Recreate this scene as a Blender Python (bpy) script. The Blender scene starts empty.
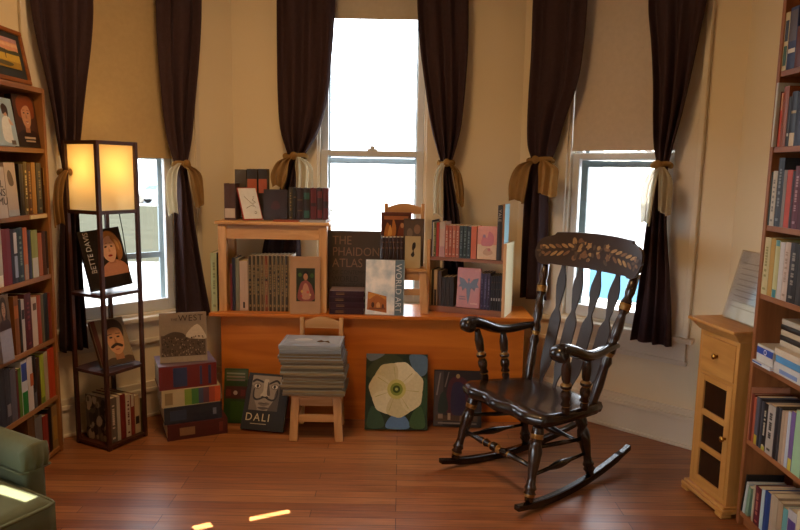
import bpy, bmesh, math, random
from mathutils import Vector, Matrix
random.seed(7)
S = bpy.context.scene
COL = S.collection
PI = math.pi
def R(a): return math.radians(a)

# ------------------------------------------------------------------ camera
FPX, EYE, PITCH, ROLL = 670.0, 1.4, R(7.9), R(1.0)
FW = Vector((0, math.cos(PITCH), -math.sin(PITCH)))
_rt = Vector((1, 0, 0)); _up = _rt.cross(FW)
RT = _rt*math.cos(ROLL) + _up*math.sin(ROLL)
UP = _up*math.cos(ROLL) - _rt*math.sin(ROLL)
CO = Vector((0, 0, EYE))
cd = bpy.data.cameras.new('camera'); cam = bpy.data.objects.new('camera', cd); COL.objects.link(cam)
cd.sensor_width = 36; cd.lens = FPX/800*36; cd.clip_start = .02; cd.clip_end = 400
m = Matrix.Identity(4)
for i in range(3):
    m[i][0] = RT[i]; m[i][1] = UP[i]; m[i][2] = -FW[i]; m[i][3] = CO[i]
cam.matrix_world = m
S.camera = cam
# survey helpers: where a sight line meets a real plane of the room
def ray(x, y): return FW + RT*((x-400)/FPX) + UP*((265-y)/FPX)
def on_z(x, y, z=0): d = ray(x, y); return CO + d*((z-EYE)/d.z)
def on_y(x, y, Y): d = ray(x, y); return CO + d*(Y/d.y)
def on_x(x, y, X): d = ray(x, y); return CO + d*(X/d.x)
def on_pl(x, y, p, n):
    d = ray(x, y); n = Vector(n); return CO + d*(n.dot(Vector(p)-CO)/n.dot(d))

# ------------------------------------------------------------------ materials
def lin(c):
    if isinstance(c, str):
        c = c.lstrip('#'); c = [int(c[i:i+2], 16)/255 for i in (0, 2, 4)]
    return tuple(((v/12.92) if v <= .04045 else ((v+.055)/1.055)**2.4) for v in c) + (1,)
MC = {}
def M(c, rough=.55, metal=0., var=.12, scale=30., bump=0., spec=.5, coat=0.):
    k = (c, rough, metal, var, scale, bump, spec, coat)
    if k in MC: return MC[k]
    mt = bpy.data.materials.new('paint_' + str(c).lstrip('#')); mt.use_nodes = True
    nt = mt.node_tree; b = nt.nodes['Principled BSDF']
    b.inputs['Roughness'].default_value = rough; b.inputs['Metallic'].default_value = metal
    b.inputs['Specular IOR Level'].default_value = spec
    b.inputs['Coat Weight'].default_value = coat; b.inputs['Coat Roughness'].default_value = .12
    tc = nt.nodes.new('ShaderNodeTexCoord'); nz = nt.nodes.new('ShaderNodeTexNoise')
    nz.inputs['Scale'].default_value = scale; nz.inputs['Detail'].default_value = 2
    nt.links.new(tc.outputs['Object'], nz.inputs['Vector'])
    mx = nt.nodes.new('ShaderNodeMix'); mx.data_type = 'RGBA'
    l = lin(c)
    mx.inputs[6].default_value = tuple(v*(1-var) for v in l[:3]) + (1,)
    mx.inputs[7].default_value = tuple(min(1, v*(1+var)) for v in l[:3]) + (1,)
    nt.links.new(nz.outputs['Fac'], mx.inputs[0]); nt.links.new(mx.outputs[2], b.inputs['Base Color'])
    if bump:
        bp = nt.nodes.new('ShaderNodeBump'); bp.inputs['Strength'].default_value = bump; bp.inputs['Distance'].default_value = .002
        nt.links.new(nz.outputs['Fac'], bp.inputs['Height']); nt.links.new(bp.outputs[0], b.inputs['Normal'])
    MC[k] = mt; return mt
def wood(name, c1, c2, axis='x', sc=9., rough=.4, coat=0.):
    k = (name, axis)
    if k in MC: return MC[k]
    mt = bpy.data.materials.new(name); mt.use_nodes = True
    nt = mt.node_tree; b = nt.nodes['Principled BSDF']; b.inputs['Roughness'].default_value = rough
    b.inputs['Coat Weight'].default_value = coat; b.inputs['Coat Roughness'].default_value = .15
    tc = nt.nodes.new('ShaderNodeTexCoord'); mp = nt.nodes.new('ShaderNodeMapping')
    s = {'x': (.12, 1, 1), 'y': (1, .12, 1), 'z': (1, 1, .12)}[axis]
    mp.inputs['Scale'].default_value = [v*sc for v in s]
    nz = nt.nodes.new('ShaderNodeTexNoise'); nz.inputs['Scale'].default_value = 3; nz.inputs['Detail'].default_value = 6; nz.inputs['Distortion'].default_value = .6
    cr = nt.nodes.new('ShaderNodeValToRGB'); cr.color_ramp.elements[0].position = .35; cr.color_ramp.elements[1].position = .66
    cr.color_ramp.elements[0].color = lin(c1); cr.color_ramp.elements[1].color = lin(c2)
    nt.links.new(tc.outputs['Object'], mp.inputs[0]); nt.links.new(mp.outputs[0], nz.inputs['Vector'])
    nt.links.new(nz.outputs['Fac'], cr.inputs[0]); nt.links.new(cr.outputs[0], b.inputs['Base Color'])
    MC[k] = mt; return mt
def floor_mat():
    mt = bpy.data.materials.new('oak_strip_floor'); mt.use_nodes = True
    nt = mt.node_tree; b = nt.nodes['Principled BSDF']
    tc = nt.nodes.new('ShaderNodeTexCoord')
    br = nt.nodes.new('ShaderNodeTexBrick'); br.offset = .37; br.offset_frequency = 3
    br.inputs['Scale'].default_value = 1; br.inputs['Brick Width'].default_value = .95; br.inputs['Row Height'].default_value = .057
    br.inputs['Mortar Size'].default_value = .0015; br.inputs['Mortar Smooth'].default_value = .3
    br.inputs['Color1'].default_value = lin('#a56e44'); br.inputs['Color2'].default_value = lin('#844f2e'); br.inputs['Mortar'].default_value = lin('#3a1f10')
    nt.links.new(tc.outputs['Object'], br.inputs['Vector'])
    mp = nt.nodes.new('ShaderNodeMapping'); mp.inputs['Scale'].default_value = (2.2, 34, 1)
    nz = nt.nodes.new('ShaderNodeTexNoise'); nz.inputs['Scale'].default_value = 2.; nz.inputs['Detail'].default_value = 6
    nt.links.new(tc.outputs['Object'], mp.inputs[0]); nt.links.new(mp.outputs[0], nz.inputs['Vector'])
    mx = nt.nodes.new('ShaderNodeMix'); mx.data_type = 'RGBA'; mx.blend_type = 'MULTIPLY'; mx.inputs[0].default_value = .6
    cr = nt.nodes.new('ShaderNodeValToRGB'); cr.color_ramp.elements[0].position = .3; cr.color_ramp.elements[1].position = .7
    cr.color_ramp.elements[0].color = (.45, .42, .4, 1); cr.color_ramp.elements[1].color = (1.25, 1.2, 1.15, 1)
    nt.links.new(nz.outputs['Fac'], cr.inputs[0])
    nt.links.new(br.outputs['Color'], mx.inputs[6]); nt.links.new(cr.outputs[0], mx.inputs[7]); nt.links.new(mx.outputs[2], b.inputs['Base Color'])
    rr = nt.nodes.new('ShaderNodeMapRange'); rr.inputs[3].default_value = .24; rr.inputs[4].default_value = .42
    nt.links.new(nz.outputs['Fac'], rr.inputs[0]); nt.links.new(rr.outputs[0], b.inputs['Roughness'])
    bp = nt.nodes.new('ShaderNodeBump'); bp.inputs['Strength'].default_value = .35; bp.inputs['Distance'].default_value = .002
    inv = nt.nodes.new('ShaderNodeMath'); inv.operation = 'SUBTRACT'; inv.inputs[0].default_value = 1
    nt.links.new(br.outputs['Fac'], inv.inputs[1]); nt.links.new(inv.outputs[0], bp.inputs['Height']); nt.links.new(bp.outputs[0], b.inputs['Normal'])
    return mt
def glass_mat(name, tint=(1, 1, 1, 1), refl=.06, rough=.02):
    mt = bpy.data.materials.new(name); mt.use_nodes = True; nt = mt.node_tree; nt.nodes.clear()
    o = nt.nodes.new('ShaderNodeOutputMaterial'); t = nt.nodes.new('ShaderNodeBsdfTransparent'); t.inputs[0].default_value = tint
    g = nt.nodes.new('ShaderNodeBsdfGlossy'); g.inputs['Roughness'].default_value = rough
    mx = nt.nodes.new('ShaderNodeMixShader'); fr = nt.nodes.new('ShaderNodeLayerWeight'); fr.inputs[0].default_value = .25
    ma = nt.nodes.new('ShaderNodeMath'); ma.operation = 'MULTIPLY_ADD'; ma.inputs[1].default_value = .5; ma.inputs[2].default_value = refl
    nt.links.new(fr.outputs['Fresnel'], ma.inputs[0]); nt.links.new(ma.outputs[0], mx.inputs[0])
    nt.links.new(t.outputs[0], mx.inputs[1]); nt.links.new(g.outputs[0], mx.inputs[2]); nt.links.new(mx.outputs[0], o.inputs[0])
    return mt
def sheer_mat(name, c, alpha=.35, trans=.5):
    mt = bpy.data.materials.new(name); mt.use_nodes = True; nt = mt.node_tree; nt.nodes.clear()
    o = nt.nodes.new('ShaderNodeOutputMaterial'); t = nt.nodes.new('ShaderNodeBsdfTransparent')
    d = nt.nodes.new('ShaderNodeBsdfDiffuse'); tr = nt.nodes.new('ShaderNodeBsdfTranslucent')
    tc = nt.nodes.new('ShaderNodeTexCoord'); nz = nt.nodes.new('ShaderNodeTexNoise'); nz.inputs['Scale'].default_value = 40
    mc = nt.nodes.new('ShaderNodeMix'); mc.data_type = 'RGBA'; l = lin(c)
    mc.inputs[6].default_value = tuple(v*.85 for v in l[:3])+(1,); mc.inputs[7].default_value = l
    nt.links.new(tc.outputs['Object'], nz.inputs['Vector']); nt.links.new(nz.outputs['Fac'], mc.inputs[0])
    nt.links.new(mc.outputs[2], d.inputs[0]); nt.links.new(mc.outputs[2], tr.inputs[0])
    a = nt.nodes.new('ShaderNodeMixShader'); a.inputs[0].default_value = trans; b = nt.nodes.new('ShaderNodeMixShader'); b.inputs[0].default_value = alpha
    nt.links.new(d.outputs[0], a.inputs[1]); nt.links.new(tr.outputs[0], a.inputs[2])
    nt.links.new(a.outputs[0], b.inputs[1]); nt.links.new(t.outputs[0], b.inputs[2]); nt.links.new(b.outputs[0], o.inputs[0])
    return mt
def emit_mat(name, c, s):
    mt = bpy.data.materials.new(name); mt.use_nodes = True; b = mt.node_tree.nodes['Principled BSDF']
    b.inputs['Emission Color'].default_value = lin(c); b.inputs['Emission Strength'].default_value = s; return mt

# ------------------------------------------------------------------ mesh builder
class MB:
    def __init__(s): s.v = []; s.f = []; s.mi = []; s.ms = []; s.sm = []
    def m(s, mat):
        if mat not in s.ms: s.ms.append(mat)
        return s.ms.index(mat)
    def add(s, vs, fs, mat, smooth=False):
        o = len(s.v); s.v += [tuple(v) for v in vs]; k = s.m(mat)
        for f in fs: s.f.append([o+i for i in f]); s.mi.append(k); s.sm.append(smooth)
        return s
    def box(s, x0, x1, y0, y1, z0, z1, mat):
        return s.add([(x0,y0,z0),(x1,y0,z0),(x1,y1,z0),(x0,y1,z0),(x0,y0,z1),(x1,y0,z1),(x1,y1,z1),(x0,y1,z1)],
              [(0,3,2,1),(4,5,6,7),(0,1,5,4),(1,2,6,5),(2,3,7,6),(3,0,4,7)], mat)
    def hexa(s, p, mat):   # 8 points, bottom ring then top ring
        return s.add(p, [(0,3,2,1),(4,5,6,7),(0,1,5,4),(1,2,6,5),(2,3,7,6),(3,0,4,7)], mat)
    def bar(s, a, b, w, t, mat, side=None):  # rectangular bar from a to b; w across 'side' direction, t the other
        a = Vector(a); b = Vector(b); d = (b-a).normalized()
        sd = Vector(side) if side is not None else (Vector((0,0,1)).cross(d) if abs(d.z) < .95 else Vector((1,0,0)))
        sd = (sd - d*sd.dot(d)).normalized(); u = d.cross(sd)
        p = []
        for c in (a, b): p += [c-sd*w/2-u*t/2, c+sd*w/2-u*t/2, c+sd*w/2+u*t/2, c-sd*w/2+u*t/2]
        return s.hexa(p, mat)
    def prism(s, pts, fn, d0, d1, mat, smooth=False):  # 2D outline; fn(a,b,d)->xyz
        n = len(pts); vs = [fn(a, b, d0) for a, b in pts] + [fn(a, b, d1) for a, b in pts]
        fs = [tuple(range(n-1, -1, -1)), tuple(range(n, 2*n))] + [(i, (i+1) % n, n+(i+1) % n, n+i) for i in range(n)]
        return s.add(vs, fs, mat, smooth)
    def lathe(s, a, b, prof, mat, seg=14, mats=None):  # prof: [(t, r)], t in 0..1
        a = Vector(a); b = Vector(b); d = (b-a); L = d.length; d.normalize()
        x = d.orthogonal().normalized(); y = d.cross(x)
        o = len(s.v)
        for t, r in prof:
            for i in range(seg):
                q = a + d*(t*L) + x*(r*math.cos(2*PI*i/seg)) + y*(r*math.sin(2*PI*i/seg)); s.v.append(tuple(q))
        for j in range(len(prof)-1):
            k = s.m(mats[j] if mats and mats[j] else mat)
            for i in range(seg):
                s.f.append([o+j*seg+i, o+j*seg+(i+1) % seg, o+(j+1)*seg+(i+1) % seg, o+(j+1)*seg+i]); s.mi.append(k); s.sm.append(True)
        k = s.m(mat)
        s.f.append([o+i for i in range(seg-1, -1, -1)]); s.mi.append(k); s.sm.append(False)
        e = o+(len(prof)-1)*seg; s.f.append([e+i for i in range(seg)]); s.mi.append(k); s.sm.append(False)
        return s
    def sweep(s, path, rad, mat, seg=10, flat=1.0, upv=(0, 0, 1)):  # rad: number or list; flat scales the up axis
        P = [Vector(p) for p in path]; n = len(P); o = len(s.v)
        rr = rad if isinstance(rad, (list, tuple)) else [rad]*n
        ff = flat if isinstance(flat, (list, tuple)) else [flat]*n
        for j in range(n):
            d = (P[min(j+1, n-1)]-P[max(j-1, 0)]).normalized()
            sd = d.cross(Vector(upv))
            if sd.length < 1e-3: sd = d.orthogonal()
            sd.normalize(); u = sd.cross(d)
            for i in range(seg):
                s.v.append(tuple(P[j]+sd*(rr[j]*math.cos(2*PI*i/seg))+u*(rr[j]*ff[j]*math.sin(2*PI*i/seg))))
        k = s.m(mat)
        for j in range(n-1):
            for i in range(seg):
                s.f.append([o+j*seg+i, o+j*seg+(i+1) % seg, o+(j+1)*seg+(i+1) % seg, o+(j+1)*seg+i]); s.mi.append(k); s.sm.append(True)
        s.f.append([o+i for i in range(seg-1, -1, -1)]); s.mi.append(k); s.sm.append(True)
        e = o+(n-1)*seg; s.f.append([e+i for i in range(seg)]); s.mi.append(k); s.sm.append(True)
        return s
    def grid(s, fn, nu, nv, mat, smooth=True, closeu=False):
        o = len(s.v)
        for j in range(nv+1):
            for i in range(nu+1): s.v.append(tuple(fn(i/nu, j/nv)))
        k = s.m(mat)
        for j in range(nv):
            for i in range(nu):
                a = o+j*(nu+1)+i; s.f.append([a, a+1, a+nu+2, a+nu+1]); s.mi.append(k); s.sm.append(smooth)
        return s
    def ball(s, c, rx, ry, rz, mat, nu=14, nv=8):
        c = Vector(c)
        def f(u, v):
            a = 2*PI*u; b = PI*(v-.5); return c+Vector((rx*math.cos(b)*math.cos(a), ry*math.cos(b)*math.sin(a), rz*math.sin(b)))
        return s.grid(f, nu, nv, mat)
    def build(s, name, parent=None, bevel=0, solid=0, subsurf=0, merge=False, loc=None, rotz=0):
        me = bpy.data.meshes.new(name); me.from_pydata(s.v, [], s.f)
        for mt in s.ms: me.materials.append(mt)
        me.polygons.foreach_set('material_index', s.mi); me.polygons.foreach_set('use_smooth', s.sm); me.update()
        bm = bmesh.new(); bm.from_mesh(me)
        if merge: bmesh.ops.remove_doubles(bm, verts=bm.verts, dist=1e-5)
        bmesh.ops.recalc_face_normals(bm, faces=bm.faces); bm.to_mesh(me); bm.free()
        o = bpy.data.objects.new(name, me); COL.objects.link(o)
        if parent: o.parent = parent
        if loc is not None: o.location = loc
        if rotz: o.rotation_euler.z = rotz
        if solid: md = o.modifiers.new('thickness', 'SOLIDIFY'); md.thickness = solid; md.offset = 0
        if bevel: md = o.modifiers.new('rounded_edges', 'BEVEL'); md.width = bevel; md.segments = 2; md.limit_method = 'ANGLE'; md.angle_limit = R(40)
        if subsurf: md = o.modifiers.new('smooth', 'SUBSURF'); md.levels = subsurf; md.render_levels = subsurf
        return o
def tag(o, label=None, cat=None, group=None, kind=None):
    if label: o['label'] = label
    if cat: o['category'] = cat
    if group: o['group'] = group
    if kind: o['kind'] = kind
    return o
def empty(name, loc, rotz=0, label=None, cat=None, group=None):
    o = bpy.data.objects.new(name, None); COL.objects.link(o); o.empty_display_size = .1
    o.location = loc; o.rotation_euler.z = rotz
    return tag(o, label, cat, group)
def lettering(txt, size, mat, parent, loc, rot=(PI/2, 0, 0), name='title_lettering', sx=1., spacing=1., align='LEFT', thick=.0004):
    cu = bpy.data.curves.new(name, 'FONT'); cu.body = txt; cu.size = size; cu.align_x = align; cu.space_character = spacing; cu.space_line = .85; cu.extrude = thick; cu.resolution_u = 3
    t = bpy.data.objects.new(name, cu); COL.objects.link(t)
    bpy.context.view_layer.update()
    me = bpy.data.meshes.new_from_object(t.evaluated_get(bpy.context.evaluated_depsgraph_get()))
    bpy.data.objects.remove(t)
    me.materials.clear(); me.materials.append(mat)
    o = bpy.data.objects.new(name, me); COL.objects.link(o); o.parent = parent; o.location = loc; o.rotation_euler = rot; o.scale = (sx, 1, 1)
    return o
def bez(pts, n=8):      # Catmull-Rom through points
    P = [Vector(p) for p in pts]; out = []
    for i in range(len(P)-1):
        a = P[max(i-1, 0)]; b = P[i]; c = P[i+1]; d = P[min(i+2, len(P)-1)]
        for k in range(n):
            t = k/n; out.append(.5*((2*b)+(c-a)*t+(2*a-5*b+4*c-d)*t*t+(3*b-a-3*c+d)*t**3))
    out.append(P[-1]); return out
SKY, SUNE, CEILE, EXPO, LAMPE, BULBE = 10.5, 90.0, 32.0, 0.0, 1.35, 2.2
# ------------------------------------------------------------------ the room
WALL = M('#e2d5b8', .85, var=.03, scale=3)
TRIM = M('#d8cfbd', .45, var=.03, scale=6)
CEIL = M('#e8e2d2', .9, var=.02)
class Frame:   # wall coordinates: s along the wall, w into the room, z up
    def __init__(f, o, d, n): f.o = Vector((o[0], o[1], 0)); f.d = Vector((d[0], d[1], 0)); f.n = Vector((n[0], n[1], 0))
    def p(f, s, w, z): return f.o + f.d*s + f.n*w + Vector((0, 0, z))
    def px(f, x, y, w=0):
        q = on_pl(x, y, f.p(0, w, 0), f.n) - f.o; return q.dot(f.d), q.z
    def box(f, mb, s0, s1, w0, w1, z0, z1, mat):
        return mb.hexa([f.p(s0,w0,z0), f.p(s1,w0,z0), f.p(s1,w1,z0), f.p(s0,w1,z0), f.p(s0,w0,z1), f.p(s1,w0,z1), f.p(s1,w1,z1), f.p(s0,w1,z1)], mat)
c42, s42, q2 = math.cos(R(42)), math.sin(R(42)), math.sqrt(.5)
XL, XR, YB, ZC = -1.905, 1.62, -2.4, 2.9
C1 = (-1.013, 4.08); C2 = (.711, 4.08)
FL = Frame(C1, (-q2, -q2), (q2, -q2)); FC = Frame(C1, (1, 0), (0, -1)); FR = Frame(C2, (c42, -s42), (-s42, -c42))
LL = (C1[0]-XL)/q2; LR = (XR-C2[0])/c42
PL = FL.p(LL, 0, 0); PR = FR.p(LR, 0, 0)
def struct(o): o['kind'] = 'structure'; return o
plan = [(XL, YB), (XR, YB), (XR, PR.y), C2, C1, (XL, PL.y)]
fm = floor_mat()
struct(MB().prism([(-2.3, YB-.2), (2.0, YB-.2), (2.0, 4.4), (-2.3, 4.4)], lambda a, b, d: (a, b, d), -.12, 0, fm).build('floor'))
struct(MB().prism([(-2.3, YB-.2), (2.0, YB-.2), (2.0, 4.4), (-2.3, 4.4)], lambda a, b, d: (a, b, d), ZC, ZC+.12, CEIL).build('ceiling'))
ZS, ZH = .58, 2.52
WINS = [(FL, LL, .36, 1.01), (FC, C2[0]-C1[0], .50, 1.165), (FR, LR, .31, .935)]
for (f, L, s0, s1), nm in zip(WINS, ('wall_left_bay', 'wall_center', 'wall_right_bay')):
    mb = MB()
    f.box(mb, 0, L, -.17, 0, 0, ZS, WALL); f.box(mb, 0, L, -.17, 0, ZH, ZC, WALL)
    f.box(mb, 0, s0, -.17, 0, ZS, ZH, WALL); f.box(mb, s1, L, -.17, 0, ZS, ZH, WALL)
    struct(mb.build(nm))
mb = MB(); y0, y1, z0, z1 = -.9, 1.6, .5, 1.55      # a wide window in the left wall, behind the photographer
for a_, b_, c_, d_ in ((YB, PL.y, 0, z0), (YB, PL.y, z1, ZC), (YB, y0, z0, z1), (y1, PL.y, z0, z1)): mb.box(XL-.15, XL, a_, b_, c_, d_, WALL)
struct(mb.build('wall_left'))
mb = MB(); e = .06
for a_, b_, c_, d_ in ((y0, y0+e, z0, z1), (y1-e, y1, z0, z1), (y0+e, y1-e, z0, z0+e), (y0+e, y1-e, z1-e, z1), ((y0+y1)/2-.03, (y0+y1)/2+.03, z0+e, z1-e)): mb.box(XL-.11, XL-.06, a_, b_, c_, d_, TRIM)
w4 = struct(mb.build('window_4'))
PANE0 = glass_mat('side_window_glass', refl=.02)
MB().box(XL-.087, XL-.083, y0+e, y1-e, z0+e, z1-e, PANE0).build('pane', w4)
struct(MB().box(XR, XR+.15, YB, PR.y, 0, ZC, WALL).build('wall_right'))
# back wall, behind the photographer: unseen slits added and shaped to cast the sun patches
SUN = Vector((-.30, .95, -.47)).normalized()
def back_hole(cx, cy, cz, du, dv):    # the gap the sun needs to reach the patch centred on (cx,cy,cz)
    out = []
    for a, b in ((-1, -1), (1, -1), (1, 1), (-1, 1)):
        p = Vector((cx+a*du[0]+b*dv[0], cy+a*du[1]+b*dv[1], cz)); t = (YB-p.y)/SUN.y; q = p+SUN*t
        out.append((q.x, q.z))
    return out
holes = [back_hole(-.515, 2.575, 0, (.075, .034), (-.004, .014)), back_hole(-.762, 2.478, 0, (.03, .018), (-.012, .016)),
         back_hole(-1.158, 1.908, .418, (.074, -.034), (.008, .018))]
bm = bmesh.new()
def loop(pts):
    vs = [bm.verts.new((x, YB, z)) for x, z in pts]; return [bm.edges.new((vs[i], vs[(i+1) % len(vs)])) for i in range(len(vs))]
ed = loop([(XL, 0), (XR, 0), (XR, ZC), (XL, ZC)])
for h in holes: ed += loop(h)
bmesh.ops.triangle_fill(bm, use_beauty=True, use_dissolve=False, edges=ed)
me = bpy.data.meshes.new('wall_back'); bm.to_mesh(me); bm.free(); me.materials.append(WALL)
wb = bpy.data.objects.new('wall_back', me); COL.objects.link(wb); struct(wb)
# baseboards
for (f, L), nm in zip(((FL, LL), (FC, C2[0]-C1[0]), (FR, LR)), ('baseboard_left_bay', 'baseboard_center', 'baseboard_right_bay')):
    mb = MB()
    e = .012
    f.box(mb, e, L-e, 0, .022, 0, .145, TRIM); f.box(mb, e, L-e, 0, .034, .145, .17, TRIM); f.box(mb, e, L-e, 0, .02, .17, .203, TRIM)
    f.box(mb, e, L-e, .022, .036, 0, .018, TRIM)
    struct(mb.build(nm, bevel=.004))
# windows
PANE = glass_mat('window_glass', refl=.02)
SASHM = M('#c9cdd0', .4, var=.03); STORM = M('#525e5e', .5, var=.08)
for k, (f, L, s0, s1) in enumerate(WINS):
    mb = MB()
    f.box(mb, s0, s0+.02, -.165, -.001, ZS, ZH, TRIM); f.box(mb, s1-.02, s1, -.165, -.001, ZS, ZH, TRIM)
    f.box(mb, s0+.02, s1-.02, -.165, -.001, ZH-.02, ZH, TRIM); f.box(mb, s0+.02, s1-.02, -.165, -.001, ZS, ZS+.012, TRIM)
    win = struct(mb.build('window_%d' % (k+1)))
    mb = MB()
    for a, b in ((s0-.115, s0+.008), (s1-.008, s1+.115)):
        f.box(mb, a, b, .001, .02, ZS, ZH+.12, TRIM)
    for a in (s0-.125, s1+.097): f.box(mb, a, a+.028, .001, .034, ZS, ZH+.12, TRIM)
    f.box(mb, s0-.125, s1+.125, .001, .034, ZH, ZH+.14, TRIM)
    mb.build('casing', win, bevel=.004)
    mb = MB(); f.box(mb, s0-.15, s1+.15, -.03, .05, ZS-.028, ZS, TRIM); mb.build('window_sill', win, bevel=.006)
    mb = MB(); f.box(mb, s0-.115, s1+.115, .001, .02, ZS-.13, ZS-.028, TRIM); f.box(mb, s0-.125, s1+.125, .001, .028, ZS-.15, ZS-.125, TRIM); mb.build('apron', win, bevel=.004)
    for nm, w0, w1, z0, z1, rb, rt_ in (('upper_sash', -.105, -.07, 1.485, ZH-.02, .04, .05), ('lower_sash', -.068, -.033, ZS+.012, 1.525, .065, .034)):
        mb = MB(); a, b = s0+.021, s1-.021; t = .042
        f.box(mb, a, a+t, w0, w1, z0, z1, SASHM); f.box(mb, b-t, b, w0, w1, z0, z1, SASHM)
        f.box(mb, a+t, b-t, w0, w1, z0, z0+rb, SASHM); f.box(mb, a+t, b-t, w0, w1, z1-rt_, z1, SASHM)
        sa = mb.build(nm, win, bevel=.003)
        mb = MB(); f.box(mb, a+t, b-t, (w0+w1)/2-.002, (w0+w1)/2+.002, z0+rb, z1-rt_, PANE); mb.build('pane', sa)
        if nm == 'lower_sash' and k == 1:
            mb = MB(); c = (a+b)/2; f.box(mb, c-.03, c+.03, w0-.005, w1-.006, z1+.001, z1+.012, SASHM); mb.lathe(f.p(c, (w0+w1)/2, z1+.012), f.p(c, (w0+w1)/2, z1+.03), [(0, .014), (.6, .016), (1, .008)], SASHM); mb.build('sash_lock', sa)
    sc = (M('#8797a0', .5), M('#a9b6ba', .5), STORM)[k]
    mb = MB(); a, b = s0+.021, s1-.021
    t = (.035, .05, .045)[k]
    f.box(mb, a, a+t, -.15, -.135, ZS+.02, ZH-.03, sc); f.box(mb, b-t, b, -.15, -.135, ZS+.02, ZH-.03, sc)
    for z, h in ((1.447, .036),) + (((.885, .032),) if k == 0 else ()): f.box(mb, a+t, b-t, -.15, -.135, z, z+h, sc)
    mb.build('storm_frame', win)

# curtain rods (just above the picture)
ROD = M('#2a1c14', .4)
for k, (f, L, a, b) in enumerate(((FL, LL, .18, 1.22), (FC, 0, .22, 1.42), (FR, LR, .03, 1.08))):
    mb = MB(); mb.lathe(f.p(a, .085, 2.67), f.p(b, .085, 2.67), [(0, .004), (.01, .02), (.03, .012), (.97, .012), (.99, .02), (1, .004)], ROD)
    for s in (a+.06, b-.06): mb.bar(f.p(s, 0, 2.67), f.p(s, .085, 2.67), .02, .02, ROD)
    struct(mb.build('trim_%d' % (k+1)))

# roller blinds
def blind(f, s0, s1, zb, c, label, tr=.06):
    root = empty('roller_blind', f.p((s0+s1)/2, -.016, zb), 0, label, 'window blind', 'roller blinds in the bay windows')
    inv = root.location
    mt = sheer_mat('blind_cloth_'+c.lstrip('#'), c, 0., tr)
    mb = MB(); f.box(mb, s0+.024, s1-.024, -.017, -.0155, zb+.02, ZH-.035, mt); o = mb.build('blind_cloth', root); o.location = -inv
    mb = MB(); f.box(mb, s0+.024, s1-.024, -.020, -.0125, zb, zb+.022, mt); o = mb.build('hem_bar', root); o.location = -inv
    mb = MB(); mb.lathe(f.p(s0+.024, -.02, ZH-.045), f.p(s1-.024, -.02, ZH-.045), [(0, .02), (1, .02)], mt); o = mb.build('roller', root); o.location = -inv
    return root
blind(*(FL, .36, 1.01), 1.452, '#c4ae86', 'tan roller blind pulled halfway down in the window behind the lit floor lamp')
blind(*(FC, .50, 1.165), 2.286, '#cfc6b4', 'rolled-up pale blind at the top of the bright center window')
blind(*(FR, .31, .935), 1.535, '#d2c5b6', 'greyish tan roller blind pulled halfway down in the window behind the rocking chair', .085)

# curtains
CUR = M('#3b2b2f', .8, var=.2, scale=60, bump=.15, spec=.2)
def curtain(f, rows, label, seed, nf=5):
    rnd = random.Random(seed)
    W0 = .085
    R_ = []
    for y, xl, xr in rows:
        a, za = f.px(xl, y, W0); b, zb = f.px(xr, y, W0); R_.append((( za+zb)/2, min(a, b), max(a, b)))
    R_.sort(key=lambda r: -r[0])
    R_ = [(2.66, R_[0][1], R_[0][2])] + R_
    def at(z):
        for i in range(len(R_)-1):
            if R_[i][0] >= z >= R_[i+1][0]:
                z0, z1 = R_[i][0], R_[i+1][0]; t = (z0-z)/(z0-z1)
                out = []
                for k in (1, 2):
                    p0 = R_[max(i-1, 0)][k]; p1 = R_[i][k]; p2 = R_[i+1][k]; p3 = R_[min(i+2, len(R_)-1)][k]
                    h0 = z0-z1; d1 = (p2-p0)/max(R_[max(i-1,0)][0]-z1, 1e-4)*h0; d2 = (p3-p1)/max(z0-R_[min(i+2,len(R_)-1)][0], 1e-4)*h0
                    t2, t3 = t*t, t*t*t
                    out.append((2*t3-3*t2+1)*p1+(t3-2*t2+t)*d1+(-2*t3+3*t2)*p2+(t3-t2)*d2)
                return out
        return R_[-1][1:]
    wmax = max(b-a for _, a, b in R_)
    zb, zt = R_[-1][0], R_[0][0]
    ztie = min(R_[1:], key=lambda r: r[2]-r[1])[0]
    ph = [rnd.uniform(-.5, .5) for _ in range(8)]
    def fn(u, v):
        z = zt+(zb-zt)*v; a, b = at(z); w = b-a
        cmp_ = 1-w/wmax
        amp = (.014+.018*cmp_)*(1-.75*math.exp(-((z-ztie)/.09)**2))
        uu = u+.03*math.sin(2*PI*u*1.3+ph[0])*math.sin(PI*u)
        d = amp*(math.cos(2*PI*nf*uu+ph[1]*1.5+.7*math.sin(3*z+ph[3])) + .35*math.cos(2*PI*(nf*1.63)*uu+ph[2]*3))
        d += .012*math.sin(PI*u)
        return f.p(a+w*u, W0+d, z)
    mb = MB(); mb.grid(fn, 72, 60, CUR)
    o = mb.build('curtain', solid=.003)
    return tag(o, label, 'curtain', 'dark brown curtains in the bay windows')
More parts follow.
